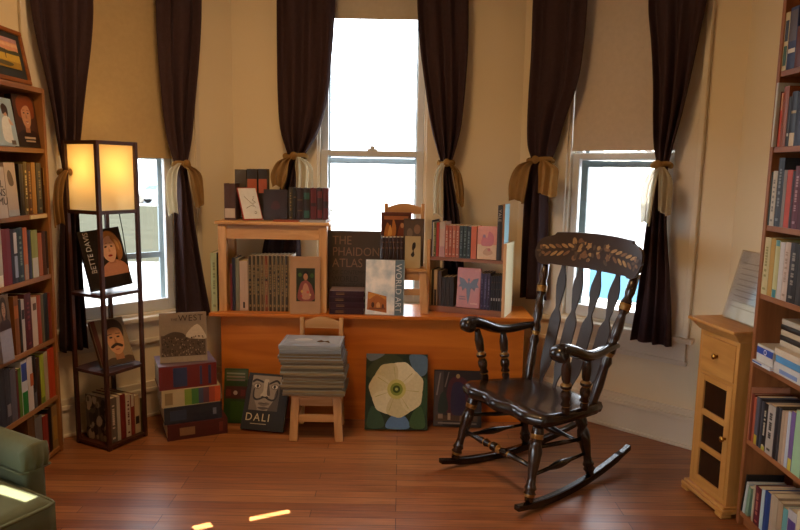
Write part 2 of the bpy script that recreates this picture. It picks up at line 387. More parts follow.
CR = {
 'A': (FL, [(0,30,92),(40,36,90),(83,46,85),(120,53,81),(140,56,79),(168,62,74),(185,61,75),(250,60,79),(350,61,87)], 'dark brown curtain between the tall left bookcase and the lit floor lamp'),
 'B': (FL, [(0,156,200),(45,158,198),(90,162,194),(131,167,190),(158,173,187),(166,175,186),(185,176,187),(222,175,192),(277,175,202),(318,176,210)], 'dark brown curtain just right of the lit floor lamp'),
 'C': (FC, [(0,277,335),(52,277.5,332),(100,278.5,327),(130,281,319),(150,287,308),(158,289,302),(170,287,297),(200,277,298),(245,264,300),(300,258,302)], 'dark brown curtain on the left of the bright center window'),
 'D': (FC, [(0,417,468.5),(43,419.5,468),(87,425,465),(126,431,460.7),(150,437,455),(160,440,452),(172,442,451),(217,443,459),(300,444,466)], 'dark brown curtain on the right of the bright center window'),
 'E': (FR, [(0,534.5,587),(50,533,582.6),(87,530.5,576),(120,529,564),(147,529.5,556),(158,532,552),(168,530,548),(185,528,547),(215,526,547),(299,522,546)], 'dark brown curtain left of the window behind the rocking chair'),
 'F': (FR, [(0,650,707),(41,653,699),(83,655,690.5),(120,655,682),(150,655.5,673),(164,657,669),(175,655,668),(222,649,668),(292,640,671),(343,631.5,671.5)], 'dark brown curtain right of the window behind the rocking chair'),
}
for i, (k, (f, rows, lab)) in enumerate(CR.items()): curtain(f, rows, lab, 11+i*7, 2.6 if k in 'BE' else 3.2)
# gold organza ties
ORG = sheer_mat('gold_organza', '#b8935c', .25, .4)
ORGP = sheer_mat('pale_gold_organza', '#e0d5b8', .3, .55)
def tie(f, knot, hw, tails, label):
    ks, kz = f.px(knot[0], knot[1], .085); root = empty('curtain_tie', f.p(ks, .085, kz), 0, label, 'curtain tie', 'gold organza curtain ties')
    off = -root.location
    mb = MB()
    path = [f.p(ks+(hw+.012)*math.cos(2*PI*i/20), .093+.052*math.sin(2*PI*i/20), kz+.006*math.sin(4*PI*i/20)) for i in range(21)]
    mb.sweep(path, .007, ORG, 8, 1.8); o = mb.build('band', root); o.location = off
    mb = MB(); mb.ball(f.p(ks, .155, kz), .022, .02, .024, ORG); o = mb.build('knot', root); o.location = off
    for j, (pts, mt) in enumerate(tails):
        P = []
        for x, y, h in pts:
            a, za = f.px(x-h, y, .145); b, _ = f.px(x+h, y, .145); P.append((min(a, b), max(a, b), za))
        Q = bez([(a, b, z) for a, b, z in P], 6); n = len(Q)-1
        def fn(u, v):
            q = Q[int(round(v*n))]; return f.p(q.x+(q.y-q.x)*u, .163+.016*min(1, v*4)*math.sin(2*PI*2.2*u+j*2+v*1.5)+.012*v, q.z+.012*v*math.sin(5*u+j))
        mb = MB(); mb.grid(fn, 20, n, mt); o = mb.build('tail', root, solid=.0015); o.location = off
tie(FL, (68,172), .034, [([(65,170,2),(58,180,5),(55,200,5),(57,225,5)], ORG)], 'gold organza curtain tie beside the left bookcase, half hidden by the lamp')
tie(FL, (180.5,164), .032, [([(178,163,2),(170,172,5),(168,192,5.5),(170,214,4.5)], ORGP), ([(184,164,2),(193,174,5),(196,190,5),(198,206,4)], ORG)], 'gold organza curtain tie on the curtain right of the floor lamp')
tie(FC, (295.5,156), .056, [([(291,157,2),(284,162,6),(280,175,8),(279,187,5)], ORG), ([(299,157,2),(304,166,8),(305,180,8),(304,200,8)], ORGP)], 'gold organza curtain tie above the dark bound books on the pine side table')
tie(FC, (446,163), .035, [([(443,163,2),(439,173,4),(438,190,5),(438,215,5)], ORGP), ([(449,163,2),(456,172,4),(459,188,4.5),(460,205,3.5)], ORG)], 'gold organza curtain tie on the curtain right of the center window')
tie(FR, (541.5,160), .070, [([(537,160,2),(527,166,7),(522,182,9),(520,201,7)], ORG), ([(545,160,2),(550,168,9),(550,180,9),(549,195,9)], ORG)], 'gold organza curtain tie above the bookshelf with paperbacks, left of the rocking chair')
tie(FR, (662.5,165), .036, [([(660,167,2),(654,178,6),(650,198,6.5),(648.5,223,4)], ORGP), ([(664,167,2),(667,178,6),(667,195,6.5),(666,213,6)], ORGP)], 'gold organza curtain tie with a pale tail, above and right of the rocking chair')

# ------------------------------------------------------------------ outdoors
GZ = -1.2
def ground(name, x0, x1, y0, y1, z, c, **k):
    return struct(MB().box(x0, x1, y0, y1, z-.3, z, M(c, 1., var=.18, scale=.8, spec=0.)).build(name))
ground('ground', -70, 70, 4.6, 18.5, GZ, '#75797a'); ground('lawn', -90, -4.5, 18.52, 46, GZ, '#2c2d27'); ground('snowy_lot', -4.48, 90, 18.52, 46, GZ, '#75797a'); ground('side_lawn', -70, -2.4, -40, 4.58, GZ, '#2b2e24'); ground('side_yard', 2.1, 70, -40, 4.58, GZ, '#2b2e24'); ground('road', -90, 90, 46.02, 58, GZ, '#7a7e82'); ground('far_field', -120, 120, 58.02, 120, GZ, '#75797a')
def house(x, y, w, d, h, c, rc, label):
    r = empty('house', (x, y, GZ), 0, label, 'house')
    wm = M(c, .8, var=.04); gm = M('#53606b', .2)
    mb = MB(); mb.box(-w/2, w/2, 0, d, 0, h, wm); mb.prism([(-w/2, h), (w/2, h), (0, h+w*.32)], lambda a, b, e: (a, e, b), 0, d, wm); mb.build('wall', r)
    mb = MB()
    for s in (-1, 1):
        mb.hexa([(s*(w/2+.4), -.4, h-.28), (0, -.4, h+w*.32), (0, d+.4, h+w*.32), (s*(w/2+.4), d+.4, h-.28), (s*(w/2+.4), -.4, h-.1), (0, -.4, h+w*.32+.2), (0, d+.4, h+w*.32+.2), (s*(w/2+.4), d+.4, h-.1)], M(rc, .8))
    mb.build('roof', r)
    for px_ in (-w*.28, w*.28):
        for z in (1.2, 3.6):
            if z+1.2 < h: MB().box(px_-.5, px_+.5, -.05, .02, z, z+1.4, gm).build('house_window', r)
    MB().box(-.5, .5, -.06, .02, 0, 2.1, M('#7a5a48', .6)).build('house_door', r)
house(-27, 66, 13, 9, 5.6, '#8f979f', '#5b5f66', 'pale house across the street seen through the window by the lamp')
house(26, 64, 14, 9, 5.6, '#a29f98', '#6a625c', 'pale house across the street seen through the window behind the rocking chair')
def car(x, y, rz, c, label):
    r = empty('parked_car', (x, y, GZ), rz, label, 'car')
    b = M(c, .3, coat=.4); g = M('#2a4456', .5, var=.05, spec=.1); t = M('#202020', .8)
    side = [(-2.1,.35),(-2.15,.75),(-1.95,.95),(-1.3,1.0),(-.7,1.42),(.75,1.45),(1.45,1.02),(2.05,.9),(2.15,.6),(2.1,.35)]
    MB().prism(side, lambda a, e, d: (a, d, e), -.85, .85, b).build('body', r, bevel=.06)
    for d in (-.862, .852):
        for q in ([(-1.1,1.02),(-.62,1.36),(-.05,1.38),(-.05,1.02)], [(.03,1.02),(.03,1.38),(.68,1.38),(1.2,1.02)]):
            MB().prism(q, lambda a, e, k: (a, k, e), d, d+.01, g).build('side_window', r)
    for x_ in (-1.35, 1.35):
        for y_ in (-.9, .68):
            MB().lathe((x_, y_, .33), (x_, y_+.22, .33), [(0, .2), (.02, .33), (.98, .33), (1, .2)], t, 20).build('wheel', r)
car(3.0, 9.4, R(-38), '#dfe4e8', 'white car parked on the grass outside the window behind the rocking chair')
car(-17.6, 49.5, 0, '#7f878e', 'silver car parked along the road outside the window by the floor lamp')
def tree(x, y, h, label):
    r = empty('bare_tree', (x, y, GZ), 0, label, 'tree')
    rnd = random.Random(int(x*10)); bk = M('#7a6f66', .9)
    mb = MB(); mb.sweep([(0, 0, 0), (.05, 0, h*.4), (0, .05, h*.75), (.1, 0, h)], [.22, .16, .09, .02], bk, 8); mb.build('trunk', r)
    mb = MB()
    for i in range(22):
        z = h*rnd.uniform(.35, .9); a = rnd.uniform(0, 6.28); l = h*.4*(1.1-z/h); p = Vector((0, 0, z)); q = p+Vector((l*math.cos(a), l*math.sin(a), l*.7))
        mb.sweep([p, (p+q)/2+Vector((0, 0, -.1)), q], [.06, .04, .01], bk, 5)
        for j in range(3):
            c = p+(q-p)*rnd.uniform(.4, .9); b = a+rnd.uniform(-1, 1); mb.sweep([c, c+Vector((l*.4*math.cos(b), l*.4*math.sin(b), l*.35))], [.025, .006], bk, 4)
    mb.build('branch', r)
tree(11.3, 30, 8, 'bare tree across the street through the window behind the rocking chair')

# ------------------------------------------------------------------ light
w = bpy.data.worlds.new('sky'); S.world = w; w.use_nodes = True; nt = w.node_tree
bg = nt.nodes['Background']; bg.inputs[1].default_value = SKY
tc = nt.nodes.new('ShaderNodeTexCoord'); nz = nt.nodes.new('ShaderNodeTexNoise'); nz.inputs['Scale'].default_value = 2.5; nz.inputs['Detail'].default_value = 4
mx = nt.nodes.new('ShaderNodeMix'); mx.data_type = 'RGBA'; mx.inputs[6].default_value = (.74, .87, 1, 1); mx.inputs[7].default_value = (.95, .97, 1, 1)
nt.links.new(tc.outputs['Generated'], nz.inputs['Vector']); nt.links.new(nz.outputs['Fac'], mx.inputs[0]); nt.links.new(mx.outputs[2], bg.inputs[0])
sd = bpy.data.lights.new('sun', 'SUN'); sd.energy = SUNE; sd.angle = R(.06); sd.color = (1, .93, .8)
so = bpy.data.objects.new('sun', sd); COL.objects.link(so); so.rotation_euler = SUN.to_track_quat('-Z', 'Y').to_euler()
ad = bpy.data.lights.new('ceiling_lamp', 'AREA'); ad.shape = 'DISK'; ad.size = .5; ad.energy = CEILE; ad.color = (1, .58, .255)
ao = bpy.data.objects.new('ceiling_lamp', ad); COL.objects.link(ao); ao.location = (-.55, 2.15, ZC-.06)
S.view_settings.view_transform = 'Standard'; S.view_settings.look = 'None'; S.view_settings.gamma = 1; S.view_settings.exposure = EXPO
S.view_settings.use_curve_mapping = False
S.cycles.use_denoising = True
S.cycles.max_bounces = 8; S.cycles.diffuse_bounces = 5; S.cycles.transparent_max_bounces = 16
S.cycles.sample_clamp_indirect = 6
S.cycles.caustics_reflective = False; S.cycles.caustics_refractive = False
# ------------------------------------------------------------------ furniture
PINE = lambda ax: wood('pine_wood', '#c0905a', '#dcb07a', ax, 9, .42)
MAPLE = lambda ax: wood('orange_veneer', '#b8651f', '#cf7c2c', ax, 5, .32, .15)
BIRCH = lambda ax: wood('birch_wood', '#b88a56', '#cfa472', ax, 8, .45)
OAKR = lambda ax: wood('red_oak_shelf', '#7c4a28', '#986038', ax, 8, .4)
OAKB = lambda ax: wood('oak_shelf', '#84562c', '#9e6d3e', ax, 8, .42)
HONEY = lambda ax: wood('honey_pine', '#b07c3c', '#c6924e', ax, 7, .38, .1)
DKW = lambda ax: wood('walnut_stain', '#33190f', '#4a2516', ax, 10, .4)
BRASS = M('#b58d45', .25, 1.)

# long low table with a panelled front
TZ = .612
TX0, TX1 = -1.05, .745
t = empty('low_table', (0, 3.8, 0), 0, 'long low orange-wood table with a closed front panel under the center window', 'table')
MB().box(TX0, TX1, -.18, .172, TZ-.02, TZ, MAPLE('x')).build('table_top', t, bevel=.003)
MB().box(-.995, .70, -.14, -.122, 0, TZ-.02, MAPLE('x')).build('front_panel', t)
for x in (-.995, .68): MB().box(x, x+.02, -.121, .14, 0, TZ-.02, MAPLE('y')).build('side_panel', t)

# pine side table standing on it
UZ = 1.118
u = empty('side_table', (-.705, 3.79, TZ), 0, 'small pine side table standing on the left end of the long low table', 'table')
h = UZ-TZ
MB().box(-.315, .315, -.135, .135, h-.018, h, PINE('x')).build('table_top', u, bevel=.004)
for sx in (-1, 1):
    for sy in (-1, 1):
        x = sx*.278; y = sy*.1; MB().box(x-.022, x+.022, y-.022, y+.022, 0.0005, h-.018, PINE('z')).build('leg', u, bevel=.003)
for sy in (-1, 1): MB().box(-.256, .256, sy*.1-.01, sy*.1+.01, h-.098, h-.018, PINE('x')).build('apron', u)
for sx in (-1, 1): MB().box(sx*.278-.01, sx*.278+.01, -.078, .078, h-.098, h-.018, PINE('y')).build('apron', u)

# two-shelf bookcase standing on the table
BY = R(-21)
BC = Vector((.153, 3.788, TZ))
bk = empty('small_bookshelf', BC, BY, 'small two-shelf wooden bookcase standing on the right end of the long low table', 'bookcase')
BW, BH, BD = .457, .41, .195
CREAM = M('#d9c9a0', .5, var=.06)
def bshelf():
    mb = MB(); mb.box(0, .018, 0, BD, 0, BH, PINE('z')); mb.build('side_panel', bk)
    mb = MB(); mb.box(BW-.018, BW-.0015, 0, BD, 0, BH, PINE('z')); o = mb.build('side_panel', bk)
    MB().box(BW-.0012, BW, 0.001, BD, 0, BH, CREAM).build('cream_facing', o)
    MB().box(.0185, BW-.0185, .002, BD, .015, .033, OAKR('x')).build('shelf', bk)
    MB().box(.0185, BW-.0185, .002, BD, .297, .315, OAKR('x')).build('shelf', bk)
    MB().box(.0185, BW-.0185, .004, .016, 0, .0145, OAKR('x')).build('plinth', bk)
bshelf()

# children's chairs
def child_chair(loc, label):
    c = empty('child_chair', loc, 0, label, 'chair', "children's birch chairs")
    sh, W, D = .255, .255, .25
    MB().box(-W/2, W/2, 0, D, sh-.018, sh, BIRCH('x')).build('seat', c, bevel=.004)
    for s in (-1, 1):
        MB().bar((s*.119, .018, 0.0006), (s*.107, .026, sh-.019), .042, .03, BIRCH('z'), (1, 0, 0)).build('leg', c, bevel=.003)
        MB().bar((s*.113, D+.012, 0.0005), (s*.104, D-.002, sh-.0185), .026, .034, BIRCH('z'), (1, 0, 0)).build('leg', c, bevel=.003)
        MB().bar((s*.104, D-.016, sh+.0005), (s*.107, D+.012, .605), .022, .03, BIRCH('z'), (1, 0, 0)).build('back_post', c, bevel=.004)
        MB().bar((s*.117, .045, .125), (s*.113, D+.0, .125), .018, .03, BIRCH('y'), (1, 0, 0)).build('stretcher', c)
    MB().box(-.085, .085, .012, .032, sh-.062, sh-.0185, BIRCH('x')).build('apron', c)
    MB().box(-.095, .095, .014, .032, .105, .14, BIRCH('x')).build('stretcher', c)
    MB().box(-.095, .095, D+.005, D+.02, .15, .185, BIRCH('x')).build('stretcher', c)
    for z0, z1, arch in ((.545, .595, .018), (.40, .435, 0)):
        pts = [(-.096, z0), (.096, z0)] + [(.096-.192*i/10, z1-.012+ (arch+.006)*math.sin(PI*i/10)) for i in range(11)]
        y = D-.016+.028*(z0-sh)/.35
        MB().prism(pts, lambda a, b, d: (a, y+.003+d, b), 0, .016, BIRCH('x')).build('back_rail', c, bevel=.002)
    return c
child_chair((-.422, 3.325, 0), "small birch child's chair on the floor carrying a tall stack of magazines")
CC = (.021, 3.684, TZ)
child_chair(CC, "small birch child's chair standing on the long low table in front of the center window")

# floor lamp with shelves
LX, LY, LYAW, LS = -1.477, 3.322, R(18-45), .242
lp = empty('floor_lamp', (LX, LY, 0), LYAW, 'tall shelved floor lamp with a glowing square paper shade and dark wood posts', 'lamp')
hs = LS/2
# local axes: the near corner is (-, -) rotated so that it points at angle 18.5-90
PW = .018
for sx in (-1, 1):
    for sy in (-1, 1):
        x, y = sx*(hs-PW/2), sy*(hs-PW/2); MB().box(x-PW/2, x+PW/2, y-PW/2, y+PW/2, 0, 1.523, DKW('z')).build('post', lp, bevel=.001)
SHZ = (.025, .398, .785)
for z in SHZ:
    q = hs-.0005; n = PW+.001
    MB().prism([(-q+n, -q), (q-n, -q), (q-n, -q+n), (q, -q+n), (q, q-n), (q-n, q-n), (q-n, q), (-q+n, q), (-q+n, q-n), (-q, q-n), (-q, -q+n), (-q+n, -q+n)], lambda a, b, d: (a, b, d), z-.016, z, DKW('x')).build('shelf', lp)
for z in (1.174, 1.505):
    for sx in (-1, 1):
        MB().box(sx*(hs-.002)-(.012 if sx > 0 else 0), sx*(hs-.002)+(.012 if sx < 0 else 0), -hs+PW+.001, hs-PW-.001, z, z+.018, DKW('y')).build('rail', lp)
        MB().box(-hs+PW+.001, hs-PW-.001, sx*(hs-.002)-(.012 if sx > 0 else 0), sx*(hs-.002)+(.012 if sx < 0 else 0), z, z+.018, DKW('x')).build('rail', lp)
PAPER = bpy.data.materials.new('shade_paper'); PAPER.use_nodes = True; nt = PAPER.node_tree; nt.nodes.clear()
o_ = nt.nodes.new('ShaderNodeOutputMaterial'); d_ = nt.nodes.new('ShaderNodeBsdfDiffuse'); t_ = nt.nodes.new('ShaderNodeBsdfTranslucent'); m_ = nt.nodes.new('ShaderNodeMixShader')
n_ = nt.nodes.new('ShaderNodeTexNoise'); n_.inputs['Scale'].default_value = 60; mc_ = nt.nodes.new('ShaderNodeMix'); mc_.data_type = 'RGBA'
mc_.inputs[6].default_value = lin('#f0d9a8'); mc_.inputs[7].default_value = lin('#f6e6bf'); nt.links.new(n_.outputs['Fac'], mc_.inputs[0])
for q in (d_, t_): nt.links.new(mc_.outputs[2], q.inputs[0])
m_.inputs[0].default_value = .65; nt.links.new(d_.outputs[0], m_.inputs[1]); nt.links.new(t_.outputs[0], m_.inputs[2]); nt.links.new(m_.outputs[0], o_.inputs[0])
a = hs-.016
mb = MB()
for p, q in (((-a, -a), (a, -a)), ((a, -a), (a, a)), ((a, a), (-a, a)), ((-a, a), (-a, -a))):
    mb.add([(p[0], p[1], 1.178), (q[0], q[1], 1.178), (q[0], q[1], 1.52), (p[0], p[1], 1.52)], [(0, 1, 2, 3)], PAPER)
mb.build('lamp_shade', lp)
mb = MB(); mb.lathe((0, 0, 1.19), (0, 0, 1.27), [(0, .02), (.7, .02), (1, .014)], M('#22180f', .5)); mb.bar((-hs+.02, 0, 1.183), (hs-.02, 0, 1.183), .02, .008, M('#22180f', .5)); mb.build('socket', lp)
mb = MB(); mb.ball((0, 0, 1.325), .03, .03, .042, emit_mat('bulb_glow', '#ffcf86', BULBE)); mb.build('bulb', lp)
MB().sweep(bez([(.09, .02, 1.18), (.1, .03, 1.08), (.092, .05, .98), (.1, .06, .88), (.095, .07, .82)]), .0025, M('#151210', .5), 6).build('cord', lp)
bl = bpy.data.lights.new('lamp_bulb', 'POINT'); bl.energy = LAMPE; bl.color = (1, .53, .13); bl.shadow_soft_size = .05
bo = bpy.data.objects.new('lamp_bulb', bl); COL.objects.link(bo); bo.parent = lp; bo.location = (0, 0, 1.40)

# tall bookcases
LSH = (.03, .29, .575, .89, 1.18, 1.478)
def bookcase(loc, rz, W, H, D, shelves, woodf, label, t=.022, top=True):
    b = empty('bookcase', loc, rz, label, 'bookcase')
    # local x along the shelves (left to right as seen), y into the case
    for x in (0, W-t): MB().box(x, x+t, 0, D, 0, H, woodf('z')).build('side_panel', b, bevel=.002)
    MB().box(t, W-t, D-.008, D, .0, H-.001, woodf('z')).build('back_panel', b)
    for z in shelves: MB().box(t+.0005, W-t-.0005, .004, D-.0085, z-.02, z, woodf('x')).build('shelf', b)
    if top: MB().box(t+.0005, W-t-.0005, .0, D-.0085, H-.022, H, woodf('x')).build('top_panel', b)
    MB().box(t+.0005, W-t-.0005, .02, .035, 0, shelves[0]-.0205, woodf('x')).build('plinth', b)
    return b
XLF = -1.66
lb = bookcase((XLF, 2.47, 0), R(90), .708, 1.752, .238, LSH, OAKB, 'tall wooden bookcase at the left edge, full of books, a framed landscape on top')
MB().box(.53, .668, -.0015, .0035, 1.161, 1.178, M('#d8c69a', .6)).build('shelf_label', lb)
XRF = 1.40
RSH = (.06, .365, .685, .957, 1.222, 1.517, 1.795)
rb = bookcase((XRF, 2.592, 0), R(-90), .68, 2.34, .214, RSH, OAKR, 'tall reddish wooden bookcase at the right edge, full of books')

# narrow honey pine cabinet
cy = R(-81)
cb = empty('cabinet', (1.325, 2.872, 0), cy, 'narrow honey-pine cabinet with one drawer and a three-pane door beside the right bookcase', 'cabinet')
CWd, CDp = .262, .24
hp = HONEY
MB().box(0, .018, .0, CDp, .05, .745, hp('z')).build('side_panel', cb); MB().box(CWd-.018, CWd, 0, CDp, .05, .745, hp('z')).build('side_panel', cb)
MB().box(.0185, CWd-.0185, CDp-.01, CDp, .05, .745, hp('z')).build('back_panel', cb)
MB().box(.0185, CWd-.0185, .0, CDp-.0105, .05, .07, hp('x')).build('bottom_panel', cb)
for z0, z1 in ((.555, .57), (.728, .745)): MB().box(.0185, CWd-.0185, 0, .02, z0, z1, hp('x')).build('rail', cb)
mb = MB(); mb.box(-.016, CWd+.006, -.016, CDp, .0355, .0495, hp('x')); mb.box(-.024, CWd+.01, -.024, CDp, .018, .036, hp('x')); mb.build('plinth', cb, bevel=.004)
for x in (-.024, CWd-.04):
    for y in (-.024, CDp-.06): MB().box(x, x+.048, y, y+.05, 0, .0175, hp('x')).build('foot', cb, bevel=.006)
mb = MB(); mb.box(-.042, CWd+.014, -.042, CDp, .781, .795, hp('x'))
mb.hexa([(-.006, -.006, .7455), (CWd+.004, -.006, .7455), (CWd+.004, CDp, .7455), (-.006, CDp, .7455), (-.034, -.034, .781), (CWd+.012, -.034, .781), (CWd+.012, CDp, .781), (-.034, CDp, .781)], hp('x')); mb.build('cabinet_top', cb, bevel=.003)
dr = MB().box(.02, CWd-.02, -.004, .016, .5715, .7265, hp('x')).build('drawer', cb, bevel=.003)
def knob(x, z, y, par): mb = MB(); mb.lathe((x, y, z), (x, y-.026, z), [(0, .006), (.35, .005), (.5, .011), (.8, .013), (1, .005)], BRASS); mb.build('knob', par)
knob(CWd/2, .655, -.004, dr)
dz0, dz1 = .0715, .554
mb = MB(); st = .034
mb.box(.02, .02+st, -.003, .016, dz0, dz1, hp('z')); mb.box(CWd-.02-st, CWd-.02, -.003, .016, dz0, dz1, hp('z'))
ph = (dz1-dz0-4*.026)/3
for i in range(4): z = dz0+i*(ph+.026); mb.box(.02+st, CWd-.02-st, -.003, .016, z, z+.026, hp('x'))
do = mb.build('door', cb, bevel=.002)
DG = M('#2b1a10', .12, var=.2, scale=8)
for i in range(3): z = dz0+.026+i*(ph+.026); MB().box(.02+st+.0005, CWd-.02-st-.0005, .005, .009, z+.0005, z+ph-.0005, DG).build('dark_pane', do)
knob(CWd-.036, .33, -.003, do)

# ------------------------------------------------------------------ rocking chair
AN = R(213); O = Vector((.38, 2.82, 0)); f_ = Vector((math.cos(AN), math.sin(AN), 0))
rc = empty('rocking_chair', O, AN, 'black and gold stencilled wooden rocking chair in front of the right window', 'chair')
# local: x forward, y = -v (v>0 is the far side) ; helper
def q(uu, v, z): return Vector((uu, -v, z))
BLK = M('#19110d', .26, var=.35, scale=14, coat=.3); BLK2 = M('#2c1a0d', .26, var=.4, scale=10, coat=.3); SLAT = M('#2a1e17', .42, var=.3, scale=12); GOLD = M('#8f6830', .35, .6, var=.3)
# seat: saddle with a rolled scalloped front
def seat_fn(top):
    def fn(a, b):   # a across -1..1, b front 0 .. back 1
        s = a*2-1
        uu = -.085-.425*b + .02*math.cos(s*PI/2)*(1-b) + .010*math.cos(s*3*PI)*max(0, 1-b*4)
        hw = .272*(1-.20*b**1.5)
        if b < .06: hw *= .97
        if b > .93: hw *= .97
        v = s*hw
        z = .415-.03*b - .022*max(0, math.sin(PI*min(1, max(0, (b-.12)/.8))))*(1-abs(s)**3)
        if b < .08: z -= .010*(1-b/.08)
        if not top: z = .362-.022*b
        return q(uu, v, z)
    return fn
mb = MB(); n1, n2 = 24, 20
mb.grid(seat_fn(True), n1, n2, BLK2); mb.grid(seat_fn(False), n1, n2, BLK)
ft, fb_ = seat_fn(True), seat_fn(False)
def edge(fn): return [fn(i/n1, 0) for i in range(n1+1)]+[fn(1, j/n2) for j in range(1, n2+1)]+[fn(i/n1, 1) for i in range(n1-1, -1, -1)]+[fn(0, j/n2) for j in range(n2-1, 0, -1)]
et, eb = edge(ft), edge(fb_); n = len(et)
mid = [(a_+b_)/2 + (Vector((a_.x+.3, a_.y, 0)).normalized())*.008 for a_, b_ in zip(et, eb)]
mb.add(et+mid+eb, [(i, (i+1) % n, n+(i+1) % n, n+i) for i in range(n)]+[(n+i, n+(i+1) % n, 2*n+(i+1) % n, 2*n+i) for i in range(n)], BLK, True)
mb.build('seat', rc, merge=True)
# rockers
for s in (-1, 1):
    path = []; 
    for i in range(25):
        t_ = i/24; uu = .035-.81*t_; v = s*(.262-.09*t_)
        x = (uu+.24)/.5; zc = .018 + .072*abs(x)**2.0*(1. if x < 0 else 1.25)
        path.append((uu, v, zc))
    mb = MB(); vs = []
    for k, (uu, v, zc) in enumerate(path):
        hgt = .017 if 2 < k < 22 else .012
        for dy, dz in ((-.015, -hgt), (.015, -hgt), (.015, hgt), (-.015, hgt)): vs.append(q(uu, v+dy, zc+dz))
    m_ = len(path); fs = [(0, 1, 2, 3), ((m_-1)*4+3, (m_-1)*4+2, (m_-1)*4+1, (m_-1)*4)]
    for k in range(m_-1):
        for e in range(4): fs.append((k*4+e, k*4+(e+1) % 4, (k+1)*4+(e+1) % 4, (k+1)*4+e))
    mb.add(vs, fs, BLK); mb.build('rocker', rc, bevel=.004)
    # legs
    prof = [(0, .016), (.06, .018), (.1, .024), (.14, .018), (.17, .024), (.22, .018), (.3, .016), (.45, .022), (.62, .027), (.7, .024), (.76, .018), (.79, .024), (.85, .025), (.92, .023), (1, .017)]
    prof = [(t_, r_*1.1) for t_, r_ in prof]
    gm = [None]*14; gm[1] = GOLD; gm[11] = GOLD
    MB().lathe(q(-.043, s*.252, .048), q(-.122, s*.212, .366), prof, BLK2, 14, gm).build('leg', rc)
    MB().lathe(q(-.462, s*.211, .05), q(-.402, s*.182, .352), prof, BLK, 14).build('leg', rc)
    # side stretchers
    sp = [(0, .007), (.3, .009), (.42, .016), (.5, .018), (.58, .016), (.7, .009), (1, .007)]
    MB().lathe(q(-.062, s*.243, .155), q(-.436, s*.2, .155), sp, BLK).build('stretcher', rc)
    MB().lathe(q(-.104, s*.222, .262), q(-.42, s*.19, .222), [(0, .008), (.5, .011), (1, .008)], BLK).build('stretcher', rc)
    # arm spindles
    ap = [(0, .013), (.08, .017), (.14, .013), (.17, .020), (.24, .014), (.3, .02), (.38, .02), (.44, .013), (.48, .021), (.53, .021), (.57, .013), (.62, .017), (.8, .019), (.92, .014), (1, .012)]
    ap = [(t_, r_*1.15) for t_, r_ in ap]
    ag = [None]*14; ag[2] = GOLD; ag[7] = GOLD; ag[9] = GOLD
    MB().lathe(q(-.226, s*.262, .398), q(-.185, s*.288, .655), ap, BLK2, 12, ag).build('arm_spindle', rc)
    MB().lathe(q(-.349, s*.251, .392), q(-.335, s*.27, .63), ap, BLK2, 12, ag).build('arm_spindle', rc)
    # arm
    pts = bez([q(-.545, s*.243, .652), q(-.47, s*.255, .648), q(-.38, s*.272, .640), (q(-.3, s*.284, .648)), q(-.22, s*.294, .678), q(-.165, s*.297, .694), q(-.13, s*.297, .69)], 5)
    nn = len(pts); rad = [.021+.018*min(1, i/(nn*.6)) for i in range(nn)]; fl = [.66]*nn
    mb = MB(); mb.sweep(pts, rad, BLK, 12, fl)
    mb.lathe(q(-.135, s*.297-.037, .68), q(-.135, s*.297+.037, .68), [(0, .014), (.06, .027), (.18, .034), (.5, .036), (.82, .034), (.94, .027), (1, .014)], BLK, 18)
    mb.build('arm', rc)
    # back posts, turned with gold rings
    pp = [(0, .013), (.05, .018), (.16, .021), (.3, .017), (.34, .023), (.38, .016), (.41, .022), (.45, .022), (.49, .015), (.52, .02), (.6, .021), (.66, .017), (.7, .014), (.73, .023), (.78, .024), (.82, .015), (.86, .02), (1, .017)]
    pp = [(t_, r_*1.12) for t_, r_ in pp]
    pg = [None]*17; pg[5] = GOLD; pg[13] = GOLD
    MB().lathe(q(-.452, s*.203, .372), q(-.612, s*.274, .975), pp, BLK2, 14, pg).build('back_post', rc)
# front stretcher with gold turnings
fp = [(0, .008), (.2, .012), (.3, .016), (.33, .012), (.36, .019), (.42, .013), (.46, .021), (.54, .021), (.58, .013), (.64, .019), (.67, .012), (.7, .016), (.8, .012), (1, .008)]
fg = [None]*13; fg[2] = GOLD; fg[5] = GOLD; fg[7] = GOLD; fg[9] = GOLD
MB().lathe(q(-.074, -.234, .186), q(-.074, .234, .186), fp, BLK, 14, fg).build('stretcher', rc)
MB().lathe(q(-.428, -.192, .2), q(-.428, .192, .2), sp, BLK).build('stretcher', rc)
# back slats
dirb = (q(-.625, 0, .985)-q(-.468, 0, .375))
for i, (v0, v1) in enumerate(((-.135, -.168), (-.045, -.056), (.045, .056), (.135, .168))):
    half = [(0, .009), (.06, .010), (.16, .030), (.2, .033), (.5, .034), (.54, .031), (.6, .012), (.62, .011), (.7, .021), (.78, .029), (.84, .027), (.93, .012), (1, .009)]
    pr = []
    vs = []
    for t_, hw in half:
        bow = .018*math.sin(PI*t_)
        c = q(-.468, v0, .378)+(q(-.632, v1, .985)-q(-.468, v0, .378))*t_ + Vector((-bow, 0, 0))
        for dv, du in ((-hw, -.005), (hw, -.005), (hw, .005), (-hw, .005)): vs.append(c+Vector((du, dv, 0)))
    m_ = len(half); fs = [(3, 2, 1, 0), tuple((m_-1)*4+e for e in range(4))]
    for k in range(m_-1):
        for e in range(4): fs.append((k*4+e, k*4+(e+1) % 4, (k+1)*4+(e+1) % 4, (k+1)*4+e))
    MB().add(vs, fs, SLAT).build('back_slat', rc, bevel=.002)
